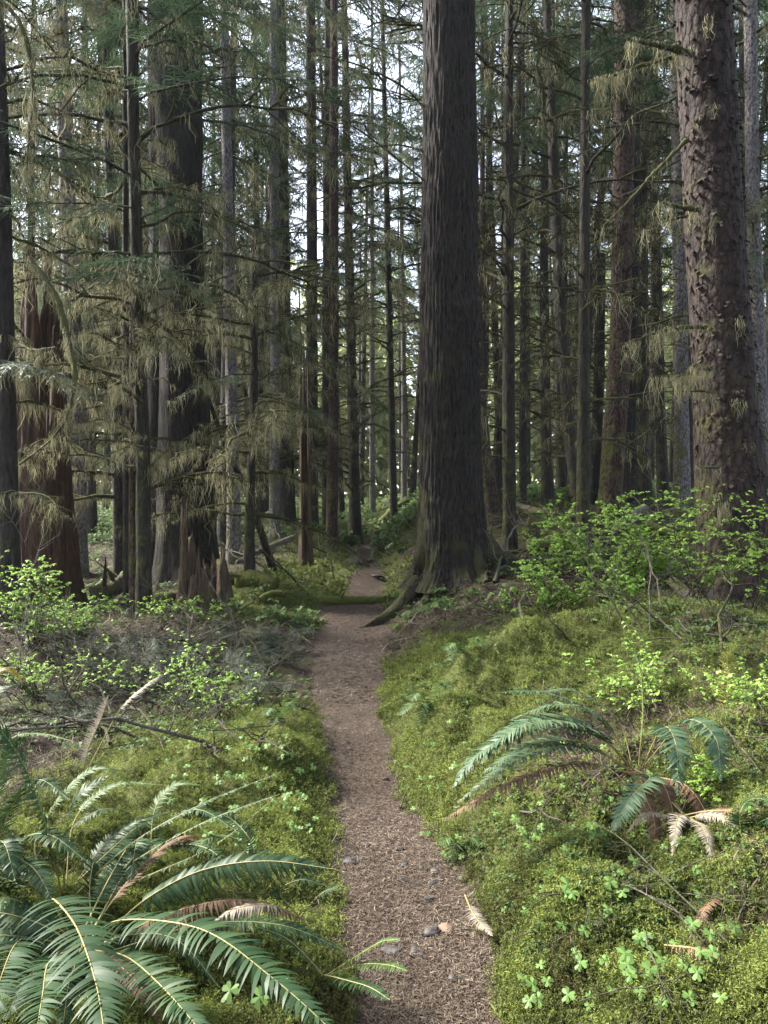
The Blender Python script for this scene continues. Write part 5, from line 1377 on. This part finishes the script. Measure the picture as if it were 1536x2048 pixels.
for (px, py) in [(1100, 1770), (1135, 1800), (1145, 1825), (1270, 1755), (1220, 1790), (1245, 1812), (1215, 1845), (1255, 1805), (1125, 1880), (1168, 1890), (1280, 1915), (1305, 1935), (1250, 1945), (1210, 1950), (1255, 1970), (1300, 1985), (1350, 1925), (1365, 1960), (1400, 1935), (1425, 1940), (1395, 1980), (1160, 1960), (1260, 1990), (1095, 1995), (1065, 2005), (1135, 2025), (1325, 1960), (1280, 2015), (1440, 2030), (1380, 2030), (1385, 1880), (1470, 1885), (1045, 1690), (1070, 1695), (1290, 1690), (1350, 1705), (1185, 1680), (1030, 1660), (1130, 1720)]:
    clover('three leaved bright green clover plant in the moss on the right bank', gp(px, py), .019 + .010 * rng.random(), GR)
for i in range(40):
    px, py = rng.uniform(1000, 1530), rng.uniform(1640, 2045)
    clover('three leaved bright green clover plant in the moss on the right bank', gp(px, py), .012 + .012 * rng.random(), GR)
GL = 'clover plants on the left moss bank'
for i in range(80):
    px, py = rng.uniform(330, 650), rng.uniform(1480, 1720)
    clover('small green clover plant growing in the moss on the left bank', gp(px, py), .016 + .008 * rng.random(), GL)
for (px, py) in [(460, 2005), (520, 2020), (560, 1990)]:
    clover('clover plant in the shade under the large glossy fern', at(px, py, 2.1) + np.array([0, 0, -.02]), .03, 'clover plants in the shade under the large fern')
for i in range(70):
    px, py = rng.uniform(790, 1300), rng.uniform(1400, 1740)
    clover('tiny green clover plant on the moss between path and right fern', gp(px, py), .012 + .008 * rng.random(), 'tiny clover plants between path and right fern')

# ------------------------------------------------------------------ forest behind
def far_tree_proto(Ht, live, dead, seedr):
    P = np.stack([np.linspace(0, rng.normal() * .4, 30), np.linspace(0, rng.normal() * .4, 30), np.linspace(-.5, Ht, 30)], -1)
    R = np.linspace(.20, .03, 30) * (Ht / 30)
    tm_, C, RR = trunk_mesh(P, R, 14, 60, seedr, .012, .06, .3, 5)
    mbC, mbM = MB(), MB()
    for (pool, z0, z1, n_, s0, s1, pit) in ((CLAW, 1.5, 12, dead, .8, 1.7, .08), (FARL, live, Ht - .5, int((Ht - live) * 3.0), .8, 1.4, -.15)):
        for i in range(n_):
            z = z0 + (z1 - z0) * (i + rng.random()) / n_
            az = rng.random() * 6.283
            tap = 1.0 if pool is CLAW else np.clip((Ht - z) / (Ht - z0) * 1.25 + .12, .2, 1.0)
            c = np.array([np.interp(z, P[:, 2], P[:, 0]), np.interp(z, P[:, 2], P[:, 1]), z])
            place(mbC, mbM, pool[rng.integers(len(pool))], c, az, pit + rng.normal() * .15, (s0 + (s1 - s0) * rng.random()) * tap, rng.normal() * .1)
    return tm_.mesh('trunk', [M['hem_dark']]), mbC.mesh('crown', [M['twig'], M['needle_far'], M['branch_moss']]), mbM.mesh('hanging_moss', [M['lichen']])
PROT = [far_tree_proto(24 + 3 * i, 11 + 1.8 * (i % 4), 16, 50 + i) for i in range(5)]
def far_tree(x, y, s, lab, grp):
    z = float(H(x, y))
    o = root('conifer_tree', (x, y, z), lab, 'tree', grp)
    tr_, cr_, mo_ = PROT[rng.integers(len(PROT))]
    for nm, me in (('trunk', tr_), ('crown', cr_), ('hanging_moss', mo_)):
        c = bpy.data.objects.new(nm, me); COL.objects.link(c); c.parent = o
    o.rotation_euler[2] = rng.random() * 6.28
    o.rotation_euler[0] = rng.normal() * .015; o.rotation_euler[1] = rng.normal() * .015
    o.scale = (s, s, s * rng.uniform(.9, 1.1))
def slim_proto(Ht, seedr):
    P = np.stack([np.linspace(0, rng.normal() * .7, 30), np.linspace(0, rng.normal() * .7, 30), np.linspace(-.5, Ht, 30)], -1)
    R = np.linspace(.15, .02, 30)
    tm_, C, RR = trunk_mesh(P, R, 12, 60, seedr, .010, .08, .35, 5)
    mbC, mbM = MB(), MB()
    for (pool, z0, z1, n_, s0, s1, pit) in ((CLAW, 2.0, 9, 26, .6, 1.5, .1), (DEAD, 5, Ht - 5, 34, .5, 1.1, .05), (FARL, Ht * .55, Ht - .5, 24, .5, .9, -.15)):
        for i in range(n_):
            z = z0 + (z1 - z0) * (i + rng.random()) / n_
            az = rng.random() * 6.283
            c = np.array([np.interp(z, P[:, 2], P[:, 0]), np.interp(z, P[:, 2], P[:, 1]), z])
            place(mbC, mbM, pool[rng.integers(len(pool))], c, az, pit + rng.normal() * .15, s0 + (s1 - s0) * rng.random(), rng.normal() * .1)
    return tm_.mesh('trunk', [M['hem_dark']]), mbC.mesh('crown', [M['twig'], M['needle_far'], M['branch_moss']]), mbM.mesh('hanging_moss', [M['lichen']])
SLIM = [slim_proto(20 + 2 * i, 80 + i) for i in range(4)]
TALL = PROT
placed = list(TREES)
def scatter_slim(n_, y0, y1, xr, gap, lab, grp):
    global PROT
    PROT = SLIM
    k = 0
    for _ in range(900):
        if k >= n_: break
        y = rng.uniform(y0, y1); x = rng.uniform(*xr) * y
        if abs(x - path_x(y)) < .9: continue
        if any((x - a) ** 2 + (y - b) ** 2 < gap ** 2 for a, b in placed): continue
        placed.append((x, y)); k += 1
        far_tree(x, y, rng.uniform(.7, 1.15), lab, grp)
    PROT = TALL
scatter_slim(34, 20, 46, (.10, .56), 1.1, 'slim bare stemmed young conifer packed among the trunks on the right', 'slim conifers among the trunks on the right')
scatter_slim(20, 20, 46, (-.56, -.08), 1.2, 'slim bare stemmed young conifer packed among the trunks on the left', 'slim conifers among the trunks on the left')
scatter_slim(8, 32, 60, (-.06, .07), 1.2, 'slim bare stemmed young conifer in the gap at the end of the path', 'slim conifers at the end of the path')
cnt = 0
for (n_, y0, y1, xr, gap, lab, grp, sc0) in [
    (11, 19, 34, (-.62, -.16), 1.6, 'mossy conifer standing in the woods left of the path', 'conifers in the woods left of the path', .8),
    (12, 34, 58, (-.60, -.10), 2.2, 'distant conifer seen between the trunks left of the path', 'distant conifers left of the path', 1.0),
    (7, 24, 38, (.12, .62), 1.7, 'conifer standing in the woods right of the great trunk', 'conifers in the woods right of the great trunk', .8),
    (11, 36, 60, (.08, .60), 2.2, 'distant conifer seen between the trunks on the right', 'distant conifers on the right', 1.0),
    (5, 46, 66, (-.08, .08), 2.5, 'distant conifer at the end of the path', 'distant conifers at the end of the path', 1.0),
]:
    k = 0; tries = 0
    while k < n_ and tries < 900:
        tries += 1
        y = rng.uniform(y0, y1); x = rng.uniform(*xr) * y
        if abs(x - path_x(y)) < 1.0: continue
        if any((x - a) ** 2 + (y - b) ** 2 < gap ** 2 for a, b in placed): continue
        placed.append((x, y)); k += 1
        far_tree(x, y, sc0 * rng.uniform(.75, 1.15), lab, grp)

for i in range(34):  # unseen trees added to block sky light from behind and darken trunk fronts
    x, y = rng.uniform(-24, 24), -rng.uniform(5, 30)
    far_tree(x, y, rng.uniform(.45, .75), 'unseen conifer added behind the viewpoint to block sky light', 'unseen conifers added behind the viewpoint')

# far edge of the wood: one mass of crowns on the slope behind
mbw = MB()
for i in range(170):
    y = rng.uniform(72, 105); x = rng.uniform(-.62, .62) * y
    Ht = rng.uniform(11, 25) if abs(x) < 14 else rng.uniform(14, 30)
    n_ = 430
    zz = rnd(n_) ** .8 * Ht; rad = (.10 + .16 * rng.random()) * Ht * (1 - zz / Ht) ** .7 + .4
    a = rnd(n_) * 6.283; rr = rad * (.3 + .7 * rnd(n_) ** .5)
    g = float(H(x, y))
    c = np.stack([x + np.cos(a) * rr, y + np.sin(a) * rr, g + zz], -1)
    D = nrm(np.stack([np.cos(a), np.sin(a), -.4 + .5 * rn(n_)], -1)); l = .5 + .9 * rnd(n_)
    P = np.stack([c, c + D * (l * .5)[:, None], c + D * l[:, None] - np.array([0, 0, .25]) * l[:, None]], 1)
    S = nrm(np.cross(D, [0, 0, 1.]) + rn(n_, 3) * .5)
    ribbons(mbw, P, S[:, None] * (l * .26)[:, None, None] * np.array([.5, 1, .1])[None, :, None], 0, np.clip(rng.normal(.5, .2) + .15 * rn(n_), 0, 1))
M['far_wood'] = leaf('far_wood', [(.12, .16, .07), (.28, .32, .14), (.48, .48, .24)], .7, .6, .1, .1)  # foliage albedo raised to put the sunlit glow into the colour
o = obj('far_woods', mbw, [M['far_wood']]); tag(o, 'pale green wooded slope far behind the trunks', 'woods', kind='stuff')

# ------------------------------------------------------------------ air
HAZE = 0.00022
if HAZE:
    m, nt, nd, lk = newmat('haze')
    v = N(nt, 'ShaderNodeVolumePrincipled')
    v.inputs['Color'].default_value = (.86, .92, .90, 1); v.inputs['Density'].default_value = HAZE; v.inputs['Anisotropy'].default_value = .2
    out = N(nt, 'ShaderNodeOutputMaterial'); lk.new(v.outputs[0], out.inputs['Volume'])
    a = np.array([-200., -14., -4.]); b = np.array([200., 170., 48.])
    V = np.array([[(a, b)[i][0], (a, b)[j][1], (a, b)[k][2]] for i in (0, 1) for j in (0, 1) for k in (0, 1)])
    Q = [[0, 1, 3, 2], [4, 6, 7, 5], [0, 4, 5, 1], [2, 3, 7, 6], [0, 2, 6, 4], [1, 5, 7, 3]]
    mb = MB(); mb.add(V, Q)
    o = obj('haze', mb, [m], smooth=False); tag(o, 'thin pale forest haze between the far trunks', 'haze', kind='stuff')

# ------------------------------------------------------------------ light, sky, camera
EL, AZ = math.radians(42), math.radians(-66)     # azimuth from +Y, negative = to the left
w = bpy.data.worlds.new('World'); sc.world = w; w.use_nodes = True
nt = w.node_tree; bg = nt.nodes['Background']
sky = nt.nodes.new('ShaderNodeTexSky'); sky.sky_type = 'NISHITA'; sky.sun_disc = False
sky.sun_elevation = EL; sky.sun_rotation = AZ
sky.air_density = 1.0; sky.dust_density = 2.5; sky.ozone_density = 1.0
hs = nt.nodes.new('ShaderNodeHueSaturation'); hs.inputs['Saturation'].default_value = .55
nt.links.new(sky.outputs[0], hs.inputs['Color']); nt.links.new(hs.outputs[0], bg.inputs[0]); bg.inputs[1].default_value = .105
sd = bpy.data.lights.new('sun', 'SUN'); sd.energy = 3.6; sd.angle = math.radians(11); sd.color = (1, .95, .86)
so = bpy.data.objects.new('sun', sd); COL.objects.link(so)
from mathutils import Vector
dirv = Vector((math.sin(AZ) * math.cos(EL), math.cos(AZ) * math.cos(EL), math.sin(EL)))
so.rotation_euler = (-dirv).to_track_quat('-Z', 'Y').to_euler()
so.location = dirv * 60

cd = bpy.data.cameras.new('camera'); cd.sensor_fit = 'HORIZONTAL'; cd.sensor_width = 36; cd.lens = 36
cd.clip_start = .05; cd.clip_end = 1000
co = bpy.data.objects.new('camera', cd); COL.objects.link(co)
co.location = (0, 0, CAMH); co.rotation_euler = (math.radians(90), 0, 0)
sc.camera = co
sc.view_settings.view_transform = 'Standard'; sc.view_settings.look = 'None'
sc.view_settings.exposure = 2.58; sc.view_settings.gamma = 1
sc.render.engine = 'CYCLES'
sc.cycles.max_bounces = 6; sc.cycles.diffuse_bounces = 3; sc.cycles.glossy_bounces = 2; sc.cycles.transmission_bounces = 3; sc.cycles.volume_bounces = 0
sc.cycles.caustics_reflective = False; sc.cycles.caustics_refractive = False
print('verts', sum(len(m_.vertices) for m_ in bpy.data.meshes))
